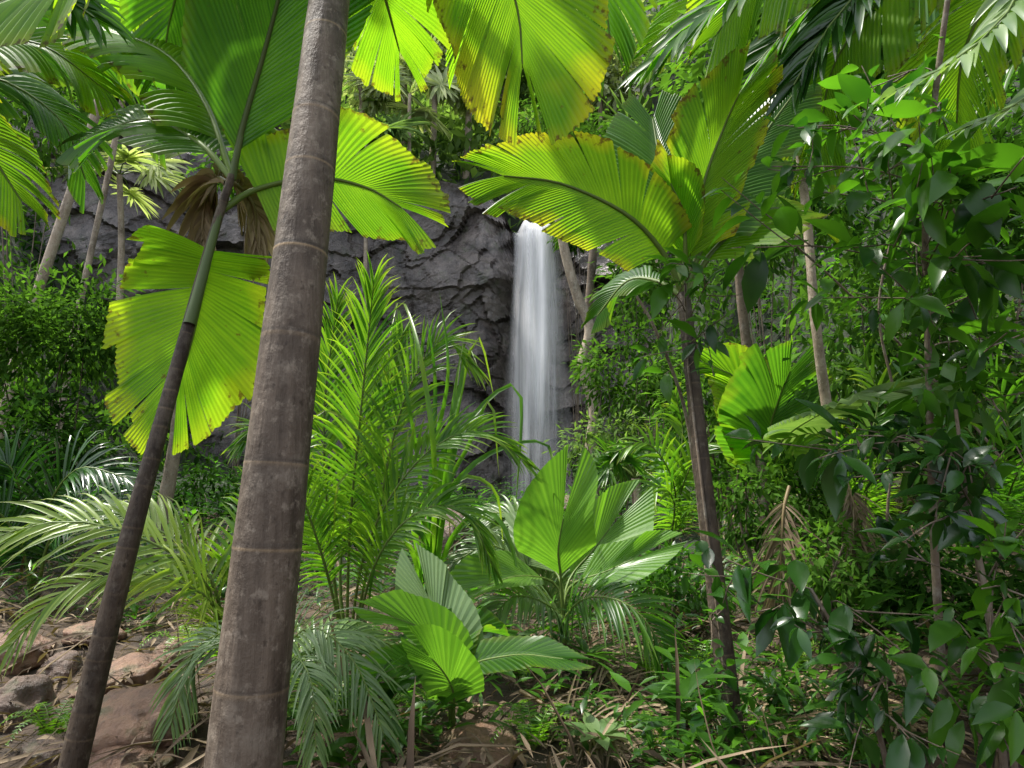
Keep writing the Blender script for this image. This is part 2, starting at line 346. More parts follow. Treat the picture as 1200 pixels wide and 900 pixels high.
UPC = lambda p, a=.6: nrmz(Z * (1 - a) + nrmz(CAM - np.asarray(p)) * a)
def frond(parent, kind, pts, mat, Lpx, cam=.6, nh=None, rmat=None, rw=4.0, name='frond', label=None, **kw):
    ctrl = np.array([P(*p) for p in pts]); D = np.mean([p[2] for p in pts[1:]]); mid = ctrl[len(ctrl) // 2]
    if nh is None: nh = UPC(mid, cam)
    L = Lpx * D / 800; mb = MB()
    if kind == 'b': blade(mb, ctrl, nh, L, **kw)
    else:
        if 'wl' in kw: kw['wl'] = kw['wl'] * D / 800
        feather(mb, ctrl, nh, L, **kw)
    o = mb.build(name, mat, parent, label=label, smooth=(kind != 'b'))
    r = MB(); w = rw * D / 800; tube(r, ctrl, w, w * .22, 6, 18); r.build('midrib', rmat or RACH, o)
    return o
def trunk(parent, pts, w0, w1, mat, rings=None, sides=14, n=None, ground=True, name='trunk', wob=.04, rpow=1.0):
    ctrl = [P(*p) for p in pts]
    if ground:
        a, b = ctrl[0], ctrl[1]; d = a - b; p = a.copy(); k = 0
        while p[2] > H(p[0], p[1]) - .05 and k < 600: p = p + nrmz(d * np.array([.6, .6, 1])) * .01; k += 1
        if k > 2: ctrl = [p] + ctrl
    L = arc(catmull(ctrl, 60))[-1]; r0 = w0 * pts[0][2] / 1600; r1 = w1 * pts[-1][2] / 1600
    mb = MB(); tube(mb, ctrl, r0, r1, sides, n or int(min(520, max(30, L / .008))), rings, wob=wob, rpow=rpow)
    return mb.build(name, mat, parent)
def base_of(pts):
    a, b = P(*pts[0]), P(*pts[1]); d = a - b; p = a.copy(); k = 0
    while p[2] > H(p[0], p[1]) and k < 600: p = p + nrmz(d * np.array([.6, .6, 1])) * .01; k += 1
    return p

# ------------------------------------------------------------------ setting
def build_ground():
    xs = np.concatenate([np.linspace(-70, -14, 30), np.linspace(-13.5, 13.5, 150), np.linspace(14, 70, 30)])
    ys = np.concatenate([np.linspace(-30, 0, 16), np.linspace(.2, 12, 90), np.linspace(12.3, 32, 70), np.linspace(33, 110, 40)])
    X, Y = np.meshgrid(xs, ys); Zz = H(X, Y)
    Zz = Zz + np.array([mn.noise(Vector((x * 2.3, y * 2.3, 0))) * .05 + mn.noise(Vector((x * .3, y * .3, 3))) * .3 * min(1, max(0, (y - 8) / 10)) for x, y in zip(X.ravel(), Y.ravel())]).reshape(X.shape)
    nx = len(xs); i, j = np.meshgrid(np.arange(len(ys) - 1), np.arange(nx - 1), indexing='ij')
    f = np.stack([i * nx + j, i * nx + j + 1, (i + 1) * nx + j + 1, (i + 1) * nx + j], -1).reshape(-1, 4)
    mb = MB(); mb.add(np.stack([X, Y, Zz], -1), f, 0, 0); mb.build('ground', SOIL, kind='structure')
build_ground()
WX = P(628, 400, 24.5)[0]
def cliff_y(x): return 24.6 - .30 * np.maximum(0, -x - 4) - .15 * np.maximum(0, x - 3)
def build_cliff():
    nx, nz = 330, 190; V = np.empty((nx, nz, 3))
    for a in range(nx):
        x = -19 + 31 * a / (nx - 1)
        top = 12.0 - 2.8 * math.exp(-((x - WX) / 1.3) ** 2) + .5 * mn.noise(Vector((x * .5, 0, 7))) + 1.6 * float(sm(-x, 3, 9))
        yb = float(cliff_y(x))
        for b in range(nz):
            q = b / (nz - 1); z = -.8 + (top + .8) * min(1, q / .9); y = yb
            if q > .9: y = yb + (q - .9) / .1 * 4.5; z = top + .25 * (q - .9) * 10
            v = Vector((x * .40 + z * .2, 0, z * .5 - x * .16))
            v = v + Vector((mn.noise(v * 1.2), 0, mn.noise(v * 1.2 + Vector((5, 5, 5))))) * .12
            f = mn.fractal(Vector((x * .6, 2, z * .6)), 1, 2, 6); dy = -.16 * f - .5 * mn.noise(Vector((x * .4, 9, z * .4)))
            for sc_, am in ((.7, 1.3), (1.8, .34), (4.5, .06)):
                ds, pts = mn.voronoi(v * sc_); p = pts[0]; rel = v * sc_ - p
                h1 = mn.cell(p * 17.3); h2 = mn.cell(p * 31.7 + Vector((3, 1, 2))); h3 = mn.cell(p * 23.1 + Vector((7, 2, 5)))
                dy -= am * (.45 * abs(h1) + .6 * h2 * rel.x + .7 * h3 * rel.z)
            y += dy + .9 * math.exp(-((x - WX) / 1.1) ** 2) * (q < .9) + (q * 1.8 if q < .9 else 1.62)
            V[a, b] = (x, y, z + .06 * mn.noise(Vector((x * 2, y, z * 2))))
    i, j = np.meshgrid(np.arange(nx - 1), np.arange(nz - 1), indexing='ij')
    f = np.stack([i * nz + j, (i + 1) * nz + j, (i + 1) * nz + j + 1, i * nz + j + 1], -1).reshape(-1, 4)
    mb = MB(); mb.add(V, f, 0, 0); o = mb.build('cliff', CLIFF, kind='structure', smooth=False)
build_cliff()
def build_fall():
    mb = MB(); lip = P(620, 276, 25.0)[2]; zb = -.25
    for k, (x0, w0, w1, dy) in enumerate(((WX, .95, 1.5, 0), (WX - .35, .6, 1.05, -.16), (WX + .2, .7, 1.25, -.3), (WX + .05, .6, .95, -.42))):
        nu, nv = 26, 64; V = np.empty((nv, nu, 3)); rr = np.empty((nv, nu)); tt = np.empty((nv, nu))
        for i in range(nv):
            q = i / (nv - 1); fall = max(0, (q - .12) / .88); c = min(1, q / .12)
            for j in range(nu):
                u = j / (nu - 1) * 2 - 1
                lz = lip + .10 - .34 * u * u + .14 * math.sin(u * 4 + k * 2.1)
                z = lz + .18 * (1 - c) ** .8 if q < .12 else lz - (lz - zb) * fall ** 1.08
                y = 23.5 + dy - .75 * min(1, fall * 1.2) ** .5 + 2.0 * (1 - c) ** 1.4
                w = w0 * (.55 + .45 * c) + (w1 - w0) * fall
                V[i, j] = (x0 + u * w + .08 * math.sin(5 * fall + k * 2 + u), y + .10 * math.sin(u * 9 + k) + .3 * u * u, z)
                rr[i, j] = (1 - abs(u)) ** .8; tt[i, j] = q
        a, b = np.meshgrid(np.arange(nv - 1), np.arange(nu - 1), indexing='ij')
        f = np.stack([a * nu + b, a * nu + b + 1, (a + 1) * nu + b + 1, (a + 1) * nu + b], -1).reshape(-1, 4)
        mb.add(V, f, tt.ravel(), rr.ravel())
    mb.build('waterfall', WATER, kind='structure')
    mb = MB(); n = 40; th = np.linspace(0, 2 * PI, n, endpoint=False)
    v = np.stack([WX + 2.6 * np.cos(th) * (1 + .15 * np.sin(3 * th)), 22.6 + 1.5 * np.sin(th), np.full(n, -.02)], -1); v = np.vstack([[WX, 22.6, -.02], v])
    f = [[0, 1 + i, 1 + (i + 1) % n] for i in range(n)]; mb.add(v, f, 0, 0); mb.build('pool', POOL, kind='structure')
build_fall()

# ------------------------------------------------------------------ boulders
def boulder(px, py, w, h, mat, label, group=None, seed=0):
    p = G(px, py); D = depth(p); sx = w * D / 800; sz = h * D / 800
    bm = bmesh.new(); bmesh.ops.create_icosphere(bm, subdivisions=5, radius=1)
    for v in bm.verts:
        c = v.co.copy(); o = Vector((seed * 3.1, seed * 1.7, 0))
        ds, pt = mn.voronoi(c * 1.3 + o); h1 = mn.cell(pt[0] * 11.3)
        k = 1 + .26 * mn.noise(c * 1.1 + o) + .11 * mn.noise(c * 3 + o) + .04 * mn.noise(c * 9 + o) + .09 * h1 * min(1, (ds[1] - ds[0]) * 2)
        v.co = Vector((c.x * k * sx, c.y * k * sx * .85, max(-.45, c.z * k) * sz))
    me = bpy.data.meshes.new('boulder'); bm.to_mesh(me); bm.free(); me.polygons.foreach_set('use_smooth', np.ones(len(me.polygons), bool))
    me.materials.append(mat); o = bpy.data.objects.new('boulder', me); COL.objects.link(o)
    o.location = (p[0], p[1], float(H(p[0], p[1])) + sz * .2); o.rotation_euler = (random.uniform(-.15, .15), random.uniform(-.2, .2), seed * 1.3)
    o['label'] = label; o['category'] = 'rock'; o['group'] = group or 'boulders along the stream bed'
for i, a in enumerate((
    (22, 850, 40, 42, ROCKD, 'dark rounded boulder at the far left edge of the stream bed'),
    (165, 862, 72, 40, ROCKR, 'broad flat orange brown boulder left of the thick grey trunk'),
    (140, 805, 52, 26, ROCKR, 'low reddish slab lying just behind the broad orange boulder'),
    (60, 890, 34, 20, ROCKD, 'small dark boulder at the bottom left beside the slender palm base'),
    (150, 900, 46, 20, ROCKR, 'brown rock cut by the bottom edge between the two leaning trunks'),
    (72, 788, 26, 18, ROCKD, 'small dark stone behind the dark rounded boulder'),
    (15, 775, 40, 26, ROCKR, 'reddish boulder at the left edge under the arching feather fronds'),
    (205, 775, 30, 20, ROCKR, 'brown stone tucked under the fronds left of the thick trunk'),
    (110, 750, 36, 16, ROCKR, 'flat brown stone farther up the stream bed on the left'),
    (420, 885, 44, 26, ROCKR, 'brown boulder at the bottom edge right of the thick trunk'),
    (560, 892, 52, 30, ROCKR, 'broad brown boulder at the bottom centre under the broad leaved seedling'),
    (520, 640, 34, 34, ROCKD, 'black wet boulder at the foot of the cliff left of the waterfall'),
    (575, 622, 22, 26, ROCKD, 'black wet rock directly below the left edge of the waterfall'),
    (680, 600, 26, 18, ROCKD, 'dark wet rock right of the foot of the waterfall'),
    )): boulder(*a, seed=i + 1)

# ------------------------------------------------------------------ thick foreground palm
tp = [(285, 905, 2.0), (318, 600, 2.12), (352, 300, 2.3), (386, 0, 2.6), (400, -130, 2.8)]
t = thing('palm_tree', 'thick grey brown palm trunk with ring scars leaning right in the left foreground', 'palm tree', base_of(tp))
trunk(t, tp, 94, 38, BARKA, rings=.33, sides=28, wob=.02)
c = (402, -135, 2.82)
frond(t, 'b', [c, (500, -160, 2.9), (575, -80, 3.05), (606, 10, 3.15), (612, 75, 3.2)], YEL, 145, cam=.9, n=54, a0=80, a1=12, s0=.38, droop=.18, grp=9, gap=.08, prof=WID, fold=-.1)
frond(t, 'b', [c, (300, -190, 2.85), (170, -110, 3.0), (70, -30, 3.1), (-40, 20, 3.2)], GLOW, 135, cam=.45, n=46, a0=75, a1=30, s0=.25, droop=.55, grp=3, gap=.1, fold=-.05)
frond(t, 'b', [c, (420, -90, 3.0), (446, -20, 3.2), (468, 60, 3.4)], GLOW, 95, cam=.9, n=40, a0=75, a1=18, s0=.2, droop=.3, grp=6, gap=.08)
frond(t, 'b', [c, (430, -230, 2.6), (480, -330, 2.2), (560, -380, 1.8)], MID, 130, cam=.3, n=26, s0=.2, grp=4)  # unseen frond above the view, added to cast shade
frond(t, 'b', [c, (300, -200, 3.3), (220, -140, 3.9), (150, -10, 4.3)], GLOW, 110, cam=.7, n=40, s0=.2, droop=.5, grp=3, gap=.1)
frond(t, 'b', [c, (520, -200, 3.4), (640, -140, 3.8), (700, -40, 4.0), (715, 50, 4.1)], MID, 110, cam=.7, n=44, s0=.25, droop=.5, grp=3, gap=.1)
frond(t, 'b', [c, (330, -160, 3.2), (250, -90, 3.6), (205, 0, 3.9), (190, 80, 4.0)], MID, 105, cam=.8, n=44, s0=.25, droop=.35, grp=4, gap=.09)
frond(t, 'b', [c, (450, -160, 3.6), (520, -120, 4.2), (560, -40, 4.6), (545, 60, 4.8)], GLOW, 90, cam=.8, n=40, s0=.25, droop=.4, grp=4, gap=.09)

# ------------------------------------------------------------------ slender left palm
sp = [(84, 905, 2.6), (150, 640, 2.75), (205, 440, 2.95), (250, 275, 3.15), (272, 205, 3.2)]
t = thing('palm_tree', 'slender dark palm at lower left curving up behind the thick trunk with broad pleated leaves', 'palm tree', base_of(sp))
trunk(t, sp, 36, 9, BARKB, rings=.15, sides=16, rpow=.9)
mb = MB(); tube(mb, [P(222, 380, 3.0), P(236, 330, 3.07), P(254, 262, 3.16), P(272, 208, 3.2), P(283, 160, 3.2)], .026, .011, 12, 30); mb.build('crownshaft', RACHD, t)
c = (272, 210, 3.2)
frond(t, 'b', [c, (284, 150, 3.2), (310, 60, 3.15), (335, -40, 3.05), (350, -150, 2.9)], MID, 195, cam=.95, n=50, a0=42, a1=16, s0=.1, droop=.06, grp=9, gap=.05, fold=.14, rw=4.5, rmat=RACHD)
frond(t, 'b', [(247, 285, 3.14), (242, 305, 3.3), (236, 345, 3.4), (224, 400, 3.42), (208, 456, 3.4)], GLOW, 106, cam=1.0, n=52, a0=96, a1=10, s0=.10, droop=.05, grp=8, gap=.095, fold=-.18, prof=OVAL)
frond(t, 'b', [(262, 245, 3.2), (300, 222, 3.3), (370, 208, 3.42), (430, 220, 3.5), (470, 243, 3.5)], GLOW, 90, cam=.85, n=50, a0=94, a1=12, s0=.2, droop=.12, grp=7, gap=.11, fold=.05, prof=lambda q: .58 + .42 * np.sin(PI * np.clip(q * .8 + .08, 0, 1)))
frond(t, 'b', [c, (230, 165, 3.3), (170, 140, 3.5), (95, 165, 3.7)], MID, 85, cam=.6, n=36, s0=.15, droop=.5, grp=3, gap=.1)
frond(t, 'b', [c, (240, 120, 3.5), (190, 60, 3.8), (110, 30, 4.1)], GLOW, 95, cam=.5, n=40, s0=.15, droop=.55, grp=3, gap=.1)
frond(t, 'f', [(266, 215, 3.22), (254, 210, 3.4), (241, 230, 3.5), (236, 285, 3.5)], DEADP, 80, cam=.9, n=26, wl=13, a0=40, a1=10, droop=.9, s0=.1, rmat=RACHB, name='dead_frond', label='withered brown frond hanging below the crown')
frond(t, 'f', [(270, 212, 3.22), (282, 222, 3.45), (298, 245, 3.5), (300, 300, 3.5)], DEADP, 65, cam=.9, n=22, wl=12, a0=40, a1=10, droop=.9, s0=.1, rmat=RACHB, name='dead_frond', label='small withered frond hanging beside the trunk')
op = [(-150, 900, 3.3), (-160, 500, 3.5), (-150, 120, 3.9)]
t = thing('palm_tree', 'palm at the left edge reaching into view with drooping yellow green leaf tips', 'palm tree', base_of(op))
trunk(t, op, 34, 20, BARKB, rings=.15)
c = (-150, 118, 3.9)
frond(t, 'b', [c, (-80, 120, 3.8), (-20, 170, 3.8), (25, 235, 3.85)], YEL, 85, cam=.7, n=34, s0=.2, droop=.5, grp=3, gap=.1)
frond(t, 'b', [c, (-60, 60, 3.8), (40, 50, 3.9), (130, 110, 4.0)], GLOW, 90, cam=.5, n=38, s0=.2, droop=.7, grp=2, gap=.1)
frond(t, 'f', [c, (-60, 30, 4.2), (50, -10, 4.5), (150, 60, 4.7)], GLOW, 95, cam=.5, n=38, wl=14, s0=.2, droop=.8)
frond(t, 'f', [c, (-60, 0, 3.6), (30, -30, 3.5), (110, 20, 3.5)], MID, 120, cam=.5, n=34, wl=18, s0=.2, droop=.9)
frond(t, 'b', [c, (-200, 30, 3.6), (-280, 60, 3.3), (-340, 150, 3.1)], MID, 90, cam=.5, n=24, s0=.2, droop=.5, grp=2)
frond(t, 'f', [c, (-70, 20, 5.0), (60, 0, 5.6), (190, 40, 6.0), (240, 120, 6.2)], MID, 90, cam=.5, n=44, wl=11, s0=.2, droop=.8)
frond(t, 'b', [c, (-90, 100, 4.4), (-10, 90, 4.8), (70, 140, 5.0), (100, 210, 5.1)], MID, 75, cam=.5, n=36, s0=.2, droop=.7, grp=2, gap=.1)
frond(t, 'b', [c, (-80, 30, 4.6), (20, -20, 5.2), (110, 10, 5.6), (160, 80, 5.8)], GLOW, 85, cam=.7, n=40, s0=.2, droop=.5, grp=3, gap=.1)
frond(t, 'b', [c, (-60, 60, 5.4), (60, 50, 6.4), (150, 90, 6.9), (190, 160, 7.1)], MID, 75, cam=.7, n=40, s0=.2, droop=.5, grp=2, gap=.1)

# ------------------------------------------------------------------ right-of-centre palm
rp = [(862, 885, 3.5), (845, 740, 3.62), (822, 540, 3.85), (806, 390, 4.1), (801, 345, 4.2)]
t = thing('palm_tree', 'slim dark palm right of the waterfall with upright and leftward pleated yellow tipped leaves', 'palm tree', base_of(rp))
trunk(t, rp, 27, 15, BARKB, rings=.16, sides=16)
c = (801, 348, 4.2)
frond(t, 'b', [c, (778, 298, 4.15), (735, 252, 4.05), (660, 216, 3.95), (590, 206, 3.9)], YEL, 84, cam=.75, n=54, a0=68, a1=16, s0=.2, droop=.14, grp=7, gap=.085, fold=.12, prof=WID)
frond(t, 'b', [c, (808, 290, 4.2), (826, 210, 4.15), (850, 145, 4.1), (866, 110, 4.0)], YEL, 92, cam=.85, n=52, a0=52, a1=14, s0=.18, droop=.12, grp=8, gap=.075, fold=.35, prof=WID)
frond(t, 'b', [c, (790, 270, 4.3), (775, 200, 4.5), (765, 140, 4.7)], MID, 90, cam=.7, n=36, a0=55, a1=20, s0=.2, droop=.15, grp=6)
frond(t, 'b', [c, (840, 290, 4.3), (900, 245, 4.5), (960, 260, 4.7)], GLOW, 80, cam=.5, n=36, a0=65, a1=25, s0=.2, droop=.4, grp=4, gap=.09)
frond(t, 'b', [c, (770, 330, 4.35), (735, 330, 4.5), (700, 370, 4.6)], MID, 45, cam=.5, n=26, a0=65, a1=25, s0=.25, droop=.5, grp=3)
frond(t, 'b', [c, (803, 300, 4.15), (800, 250, 4.1), (786, 215, 4.05)], GLOW, 60, cam=.9, n=24, a0=30, a1=14, s0=.3, droop=.05, grp=0, gap=.02)
frond(t, 'b', [c, (830, 270, 4.3), (880, 180, 4.6), (930, 110, 4.8)], MID, 85, cam=.7, n=40, a0=55, a1=20, s0=.2, droop=.25, grp=6, gap=.08)

# ------------------------------------------------------------------ overhanging palm top right
ap = [(1380, 800, 4.6), (1370, 300, 4.6), (1330, -120, 4.6), (1310, -220, 4.6)]
t = thing('palm_tree', 'palm beyond the top right corner hanging long glossy dark fronds over the clearing', 'palm tree', base_of(ap))
trunk(t, ap, 40, 28, BARKB, rings=.16)
c = (1310, -225, 4.6)
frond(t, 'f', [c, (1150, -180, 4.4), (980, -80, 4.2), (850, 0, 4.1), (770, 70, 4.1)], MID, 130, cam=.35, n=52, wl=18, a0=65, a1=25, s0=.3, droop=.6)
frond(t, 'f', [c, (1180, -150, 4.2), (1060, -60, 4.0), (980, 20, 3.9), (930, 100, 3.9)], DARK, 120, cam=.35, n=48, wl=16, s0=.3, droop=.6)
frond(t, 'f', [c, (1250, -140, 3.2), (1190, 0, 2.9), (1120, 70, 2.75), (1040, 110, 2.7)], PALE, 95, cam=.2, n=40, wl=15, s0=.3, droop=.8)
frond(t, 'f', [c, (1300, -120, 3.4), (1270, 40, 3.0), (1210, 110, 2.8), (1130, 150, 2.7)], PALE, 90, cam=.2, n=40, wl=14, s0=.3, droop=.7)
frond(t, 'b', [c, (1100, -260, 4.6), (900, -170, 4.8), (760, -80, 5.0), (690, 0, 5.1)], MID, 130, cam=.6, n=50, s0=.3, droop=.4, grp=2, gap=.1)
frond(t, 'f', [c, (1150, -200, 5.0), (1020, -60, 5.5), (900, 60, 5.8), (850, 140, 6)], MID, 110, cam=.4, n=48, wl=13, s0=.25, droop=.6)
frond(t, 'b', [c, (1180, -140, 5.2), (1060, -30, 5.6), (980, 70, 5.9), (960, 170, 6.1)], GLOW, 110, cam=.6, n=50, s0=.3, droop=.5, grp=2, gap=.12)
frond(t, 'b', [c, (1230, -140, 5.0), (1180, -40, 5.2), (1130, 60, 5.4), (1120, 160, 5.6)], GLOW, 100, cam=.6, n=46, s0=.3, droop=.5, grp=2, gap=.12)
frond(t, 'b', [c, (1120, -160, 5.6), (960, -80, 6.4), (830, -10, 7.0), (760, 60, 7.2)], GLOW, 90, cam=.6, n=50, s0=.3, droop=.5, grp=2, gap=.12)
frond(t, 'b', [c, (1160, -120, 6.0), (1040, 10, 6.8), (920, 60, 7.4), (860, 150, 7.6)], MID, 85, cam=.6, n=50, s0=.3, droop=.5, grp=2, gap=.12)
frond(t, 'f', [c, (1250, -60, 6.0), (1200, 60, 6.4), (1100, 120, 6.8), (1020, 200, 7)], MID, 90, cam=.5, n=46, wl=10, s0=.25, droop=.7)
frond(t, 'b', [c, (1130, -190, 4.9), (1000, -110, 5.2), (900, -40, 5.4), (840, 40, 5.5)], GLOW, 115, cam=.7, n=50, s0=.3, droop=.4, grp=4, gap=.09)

# ------------------------------------------------------------------ broadleaf trees right
def cluster(mb, tip, ax, n, L, asp=.42, spread=.5, droop=.35, tpl=HI):
    ax = nrmz(np.asarray(ax, float)); k = np.arange(n)
    back = rng.uniform(0, 1, n) * L * 1.5
    pos = tip - ax * back[:, None]
    ph = k * 2.4 + rng.uniform(0, .9, n); a = nrmz(np.cross(ax, Z + .01)); b = np.cross(ax, a)
    rad = np.cos(ph)[:, None] * a + np.sin(ph)[:, None] * b
    d = nrmz(ax * rng.uniform(.1, .9, n)[:, None] + rad * (spread + .5) - Z * droop * rng.uniform(-.9, 1.6, n)[:, None])
    ll = L * rng.uniform(.35, 1.3, n)
    leaves(mb, pos + d * .12 * L, d, Z * 1.0 + rv(n) * .6, ll, ll * asp * rng.uniform(.7, 1.2, n), tpl, curve=.3, fold=.35)
def broadleaf(label, cat, pts, w0, w1, cl, Lpx, mat, name='broadleaf_tree', nl=9, bark=BARKC, sub=2, **kw):
    b = base_of(pts); t = thing(name, label, cat, b)
    trunk(t, pts, w0, w1, bark, sides=10, n=40, wob=.08)
    C = catmull([b] + [P(*p) for p in pts], 60)
    for (px, py, D) in cl:
        q = P(px, py, D); dd = np.linalg.norm(C - q, axis=1) + np.maximum(0, C[:, 2] - q[2] + .1) * 1.5; i = int(np.argmin(dd)); s = C[i]
        m = (s + q) / 2 + np.array([0, 0, .06]) + rv(1)[0] * .07
        r = MB(); wr = .005 * max(.6, min(2, np.linalg.norm(q - s))); tube(r, [s, m, q], wr * 1.2, .003, 6, 12)
        L = Lpx * D / 800 * random.uniform(.55, 1.25); f = MB(); ax = nrmz(q - m + np.array([0, 0, -.05]))
        cluster(f, q, ax, nl, L, **kw)
        for z_ in range(sub):
            st = m + (q - m) * random.uniform(-.4, .8); e = st + nrmz(ax + rv(1)[0] * 1.2) * L * random.uniform(1.0, 2.4)
            tube(r, [st, (st + e) / 2 + rv(1)[0] * .02, e], .004, .002, 5, 6); cluster(f, e, e - st, max(4, int(nl * .7)), L * .75, **kw)
        bo = r.build('branch', bark, t); f.build('foliage', mat, bo)
    return t
cl = [(935, 150, 3.2), (1000, 135, 3.1), (905, 195, 3.3), (1085, 235, 2.9), (1000, 290, 3.1), (1150, 300, 2.8), (885, 290, 3.4), (1060, 350, 3.0), (1130, 205, 2.8), (1180, 390, 2.7), (965, 225, 3.3), (1190, 220, 2.6), (1110, 400, 3.3),
      (1050, 180, 3.3), (1120, 260, 3.6), (1150, 350, 3.4), (950, 350, 3.8), (1190, 300, 2.9), (1080, 300, 3.7), (1100, 150, 3.5), (1200, 460, 2.9), (1010, 220, 3.9), (1040, 90, 3.3)]
broadleaf('tall broadleaf tree filling the upper right with large oval green leaves', 'tree', [(1110, 880, 3.3), (1095, 640, 3.3), (1088, 420, 3.25), (1085, 230, 3.2), (1105, 40, 3.1), (1130, -120, 3.0)], 10, 6, cl, 62, BROAD, nl=8)
cl = [(990, 560, 2.9), (1085, 545, 2.8), (1040, 520, 3.0), (1100, 610, 2.7), (1000, 510, 3.1), (1130, 540, 2.8), (950, 540, 3.2), (1150, 590, 2.8), (1030, 640, 3.1)]
broadleaf('glossy dark shrub with pale shining leaves at the right below the tall broadleaf tree', 'shrub', [(1175, 880, 2.8), (1160, 720, 2.8), (1130, 590, 2.9), (1100, 540, 2.9)], 9, 5, cl, 56, DARK, name='broadleaf_shrub', nl=9, droop=.25)
cl = [(850, 655, 3.0), (905, 715, 3.0), (960, 735, 2.8), (985, 790, 2.7), (1040, 810, 2.6), (1010, 720, 2.8), (1070, 870, 2.5), (1000, 860, 2.7)]
broadleaf('dark leafy shrub right of the slim palm base with large drooping leaves', 'shrub', [(1050, 960, 2.8), (1030, 860, 2.8), (990, 760, 2.9), (950, 690, 3.0)], 8, 4, cl, 64, DARK, name='broadleaf_shrub', nl=7, droop=.4)
cl = [(1150, 690, 2.5), (1170, 770, 2.4), (1130, 840, 2.4), (1195, 700, 2.4), (1190, 860, 2.2), (1200, 620, 2.5), (1100, 740, 2.7)]
broadleaf('leafy shrub in the bottom right corner with mid green oval leaves', 'shrub', [(1200, 960, 2.5), (1180, 850, 2.5), (1160, 740, 2.5)], 9, 5, cl, 50, BROAD, name='broadleaf_shrub', nl=9)
cl = [(800, 310, 3.6), (770, 330, 3.8), (830, 330, 3.5), (850, 370, 3.6), (815, 400, 3.7)]
broadleaf('climbing vine with light oval leaves twining around the top of the slim palm', 'vine', [(872, 870, 3.5), (840, 700, 3.62), (819, 540, 3.8), (806, 420, 4.0), (803, 330, 4.1)], 4, 3, cl, 46, BROAD, name='climbing_vine', nl=6, sub=2)
cl = [(845, 790, 3.3), (870, 830, 3.3), (850, 860, 3.3), (835, 720, 3.4), (880, 880, 3.2), (830, 660, 3.5)]
broadleaf('small creeper with rounded leaves on the lower trunk of the slim palm', 'vine', [(868, 890, 3.4), (853, 820, 3.45), (838, 700, 3.6), (832, 640, 3.65)], 3, 2, cl, 24, BROAD, name='creeper', nl=7, asp=.7)

# ------------------------------------------------------------------ feather palms
def clump(label, cat, base, specs, mat, name='feather_palm', **kw):
    b = G(base[0], base[1]); t = thing(name, label, cat, b); D = depth(b)
    for sp_ in specs: frond(t, kw.get('kind', 'f'), [(base[0] + random.uniform(-6, 6), base[1], D)] + sp_[0], sp_[2] if len(sp_) > 2 else mat, sp_[1], **{k: v for k, v in kw.items() if k != 'kind'})
    return t
clump('tall young feather palm with upright fronds in front of the cliff left of the waterfall', 'palm', (405, 775), [
    ([(410, 620, 4.9), (424, 470, 4.8), (438, 330, 4.8)], 88),
    ([(385, 620, 5.0), (380, 480, 5.1), (396, 350, 5.2)], 72),
    ([(440, 620, 4.8), (470, 480, 4.8), (515, 400, 4.9), (555, 430, 4.9)], 74),
    ([(430, 640, 4.7), (490, 540, 4.6), (560, 505, 4.6), (620, 545, 4.7)], 64),
    ([(440, 660, 4.6), (490, 600, 4.5), (545, 600, 4.5), (580, 670, 4.5)], 58),
    ([(400, 650, 5.2), (440, 510, 5.4), (472, 390, 5.6)], 70),
    ([(380, 660, 4.8), (345, 560, 4.7), (310, 500, 4.7), (280, 520, 4.7)], 62),
    ], FERN, cam=.6, n=54, wl=4.2, a0=54, a1=12, s0=.32, droop=.5, fold=.25, rw=2.4, jit=.07)
clump('arching feather palm with long pale yellow green leaflets at the lower left', 'palm', (262, 800), [
    ([(245, 690, 3.7), (160, 628, 3.5), (60, 612, 3.4), (-60, 650, 3.3)], 110),
    ([(250, 710, 3.6), (170, 672, 3.4), (80, 690, 3.2), (10, 760, 3.1)], 85),
    ([(255, 700, 3.8), (215, 640, 3.9), (130, 600, 4.0), (40, 610, 4.1)], 85),
    ([(275, 700, 3.9), (300, 620, 4.0), (320, 560, 4.1), (360, 520, 4.2)], 70, FERN),
    ], FERNL, cam=.5, n=46, wl=6, a0=62, a1=22, s0=.2, droop=.6, fold=.1, rw=3)
clump('low palm with fine grey green drooping fronds just right of the thick trunk base', 'palm', (330, 870), [
    ([(325, 780, 3.2), (365, 735, 3.1), (415, 775, 3.0), (450, 860, 2.9)], 95),
    ([(310, 790, 3.3), (290, 740, 3.4), (230, 760, 3.4), (200, 850, 3.3)], 85),
    ([(330, 800, 3.2), (345, 770, 3.0), (365, 800, 2.8), (370, 880, 2.7)], 75),
    ([(345, 790, 3.5), (400, 740, 3.7), (470, 760, 3.8)], 70),
    ], PALE, cam=.45, n=52, wl=4.4, a0=65, a1=25, s0=.15, droop=.9, fold=.0, rw=2.5)
clump('dark feather palm low at the left edge behind the boulders', 'palm', (40, 700), [
    ([(50, 610, 6.8), (90, 550, 6.7), (150, 560, 6.6)], 70), ([(30, 610, 6.8), (10, 545, 6.7), (-40, 540, 6.6)], 70),
    ([(60, 630, 6.6), (110, 590, 6.4), (170, 625, 6.3)], 65), ([(20, 630, 6.6), (-20, 590, 6.4), (-80, 610, 6.3)], 65)
    ], DARK, cam=.5, n=40, wl=5, s0=.2, droop=.7, rw=2.5)
clump('drooping feather palm at the right edge with narrow dark leaflets', 'palm', (1170, 640), [
    ([(1165, 560, 4.2), (1130, 500, 4.1), (1070, 490, 4.0), (1020, 530, 4.0)], 75), ([(1175, 550, 4.2), (1180, 480, 4.1), (1150, 420, 4.0)], 75),
    ([(1190, 560, 4.0), (1230, 520, 3.9), (1260, 580, 3.8)], 75), ([(1160, 590, 4.0), (1120, 570, 3.8), (1090, 630, 3.7)], 70)
    ], MID, cam=.5, n=38, wl=6, s0=.2, droop=.6, rw=2.5)
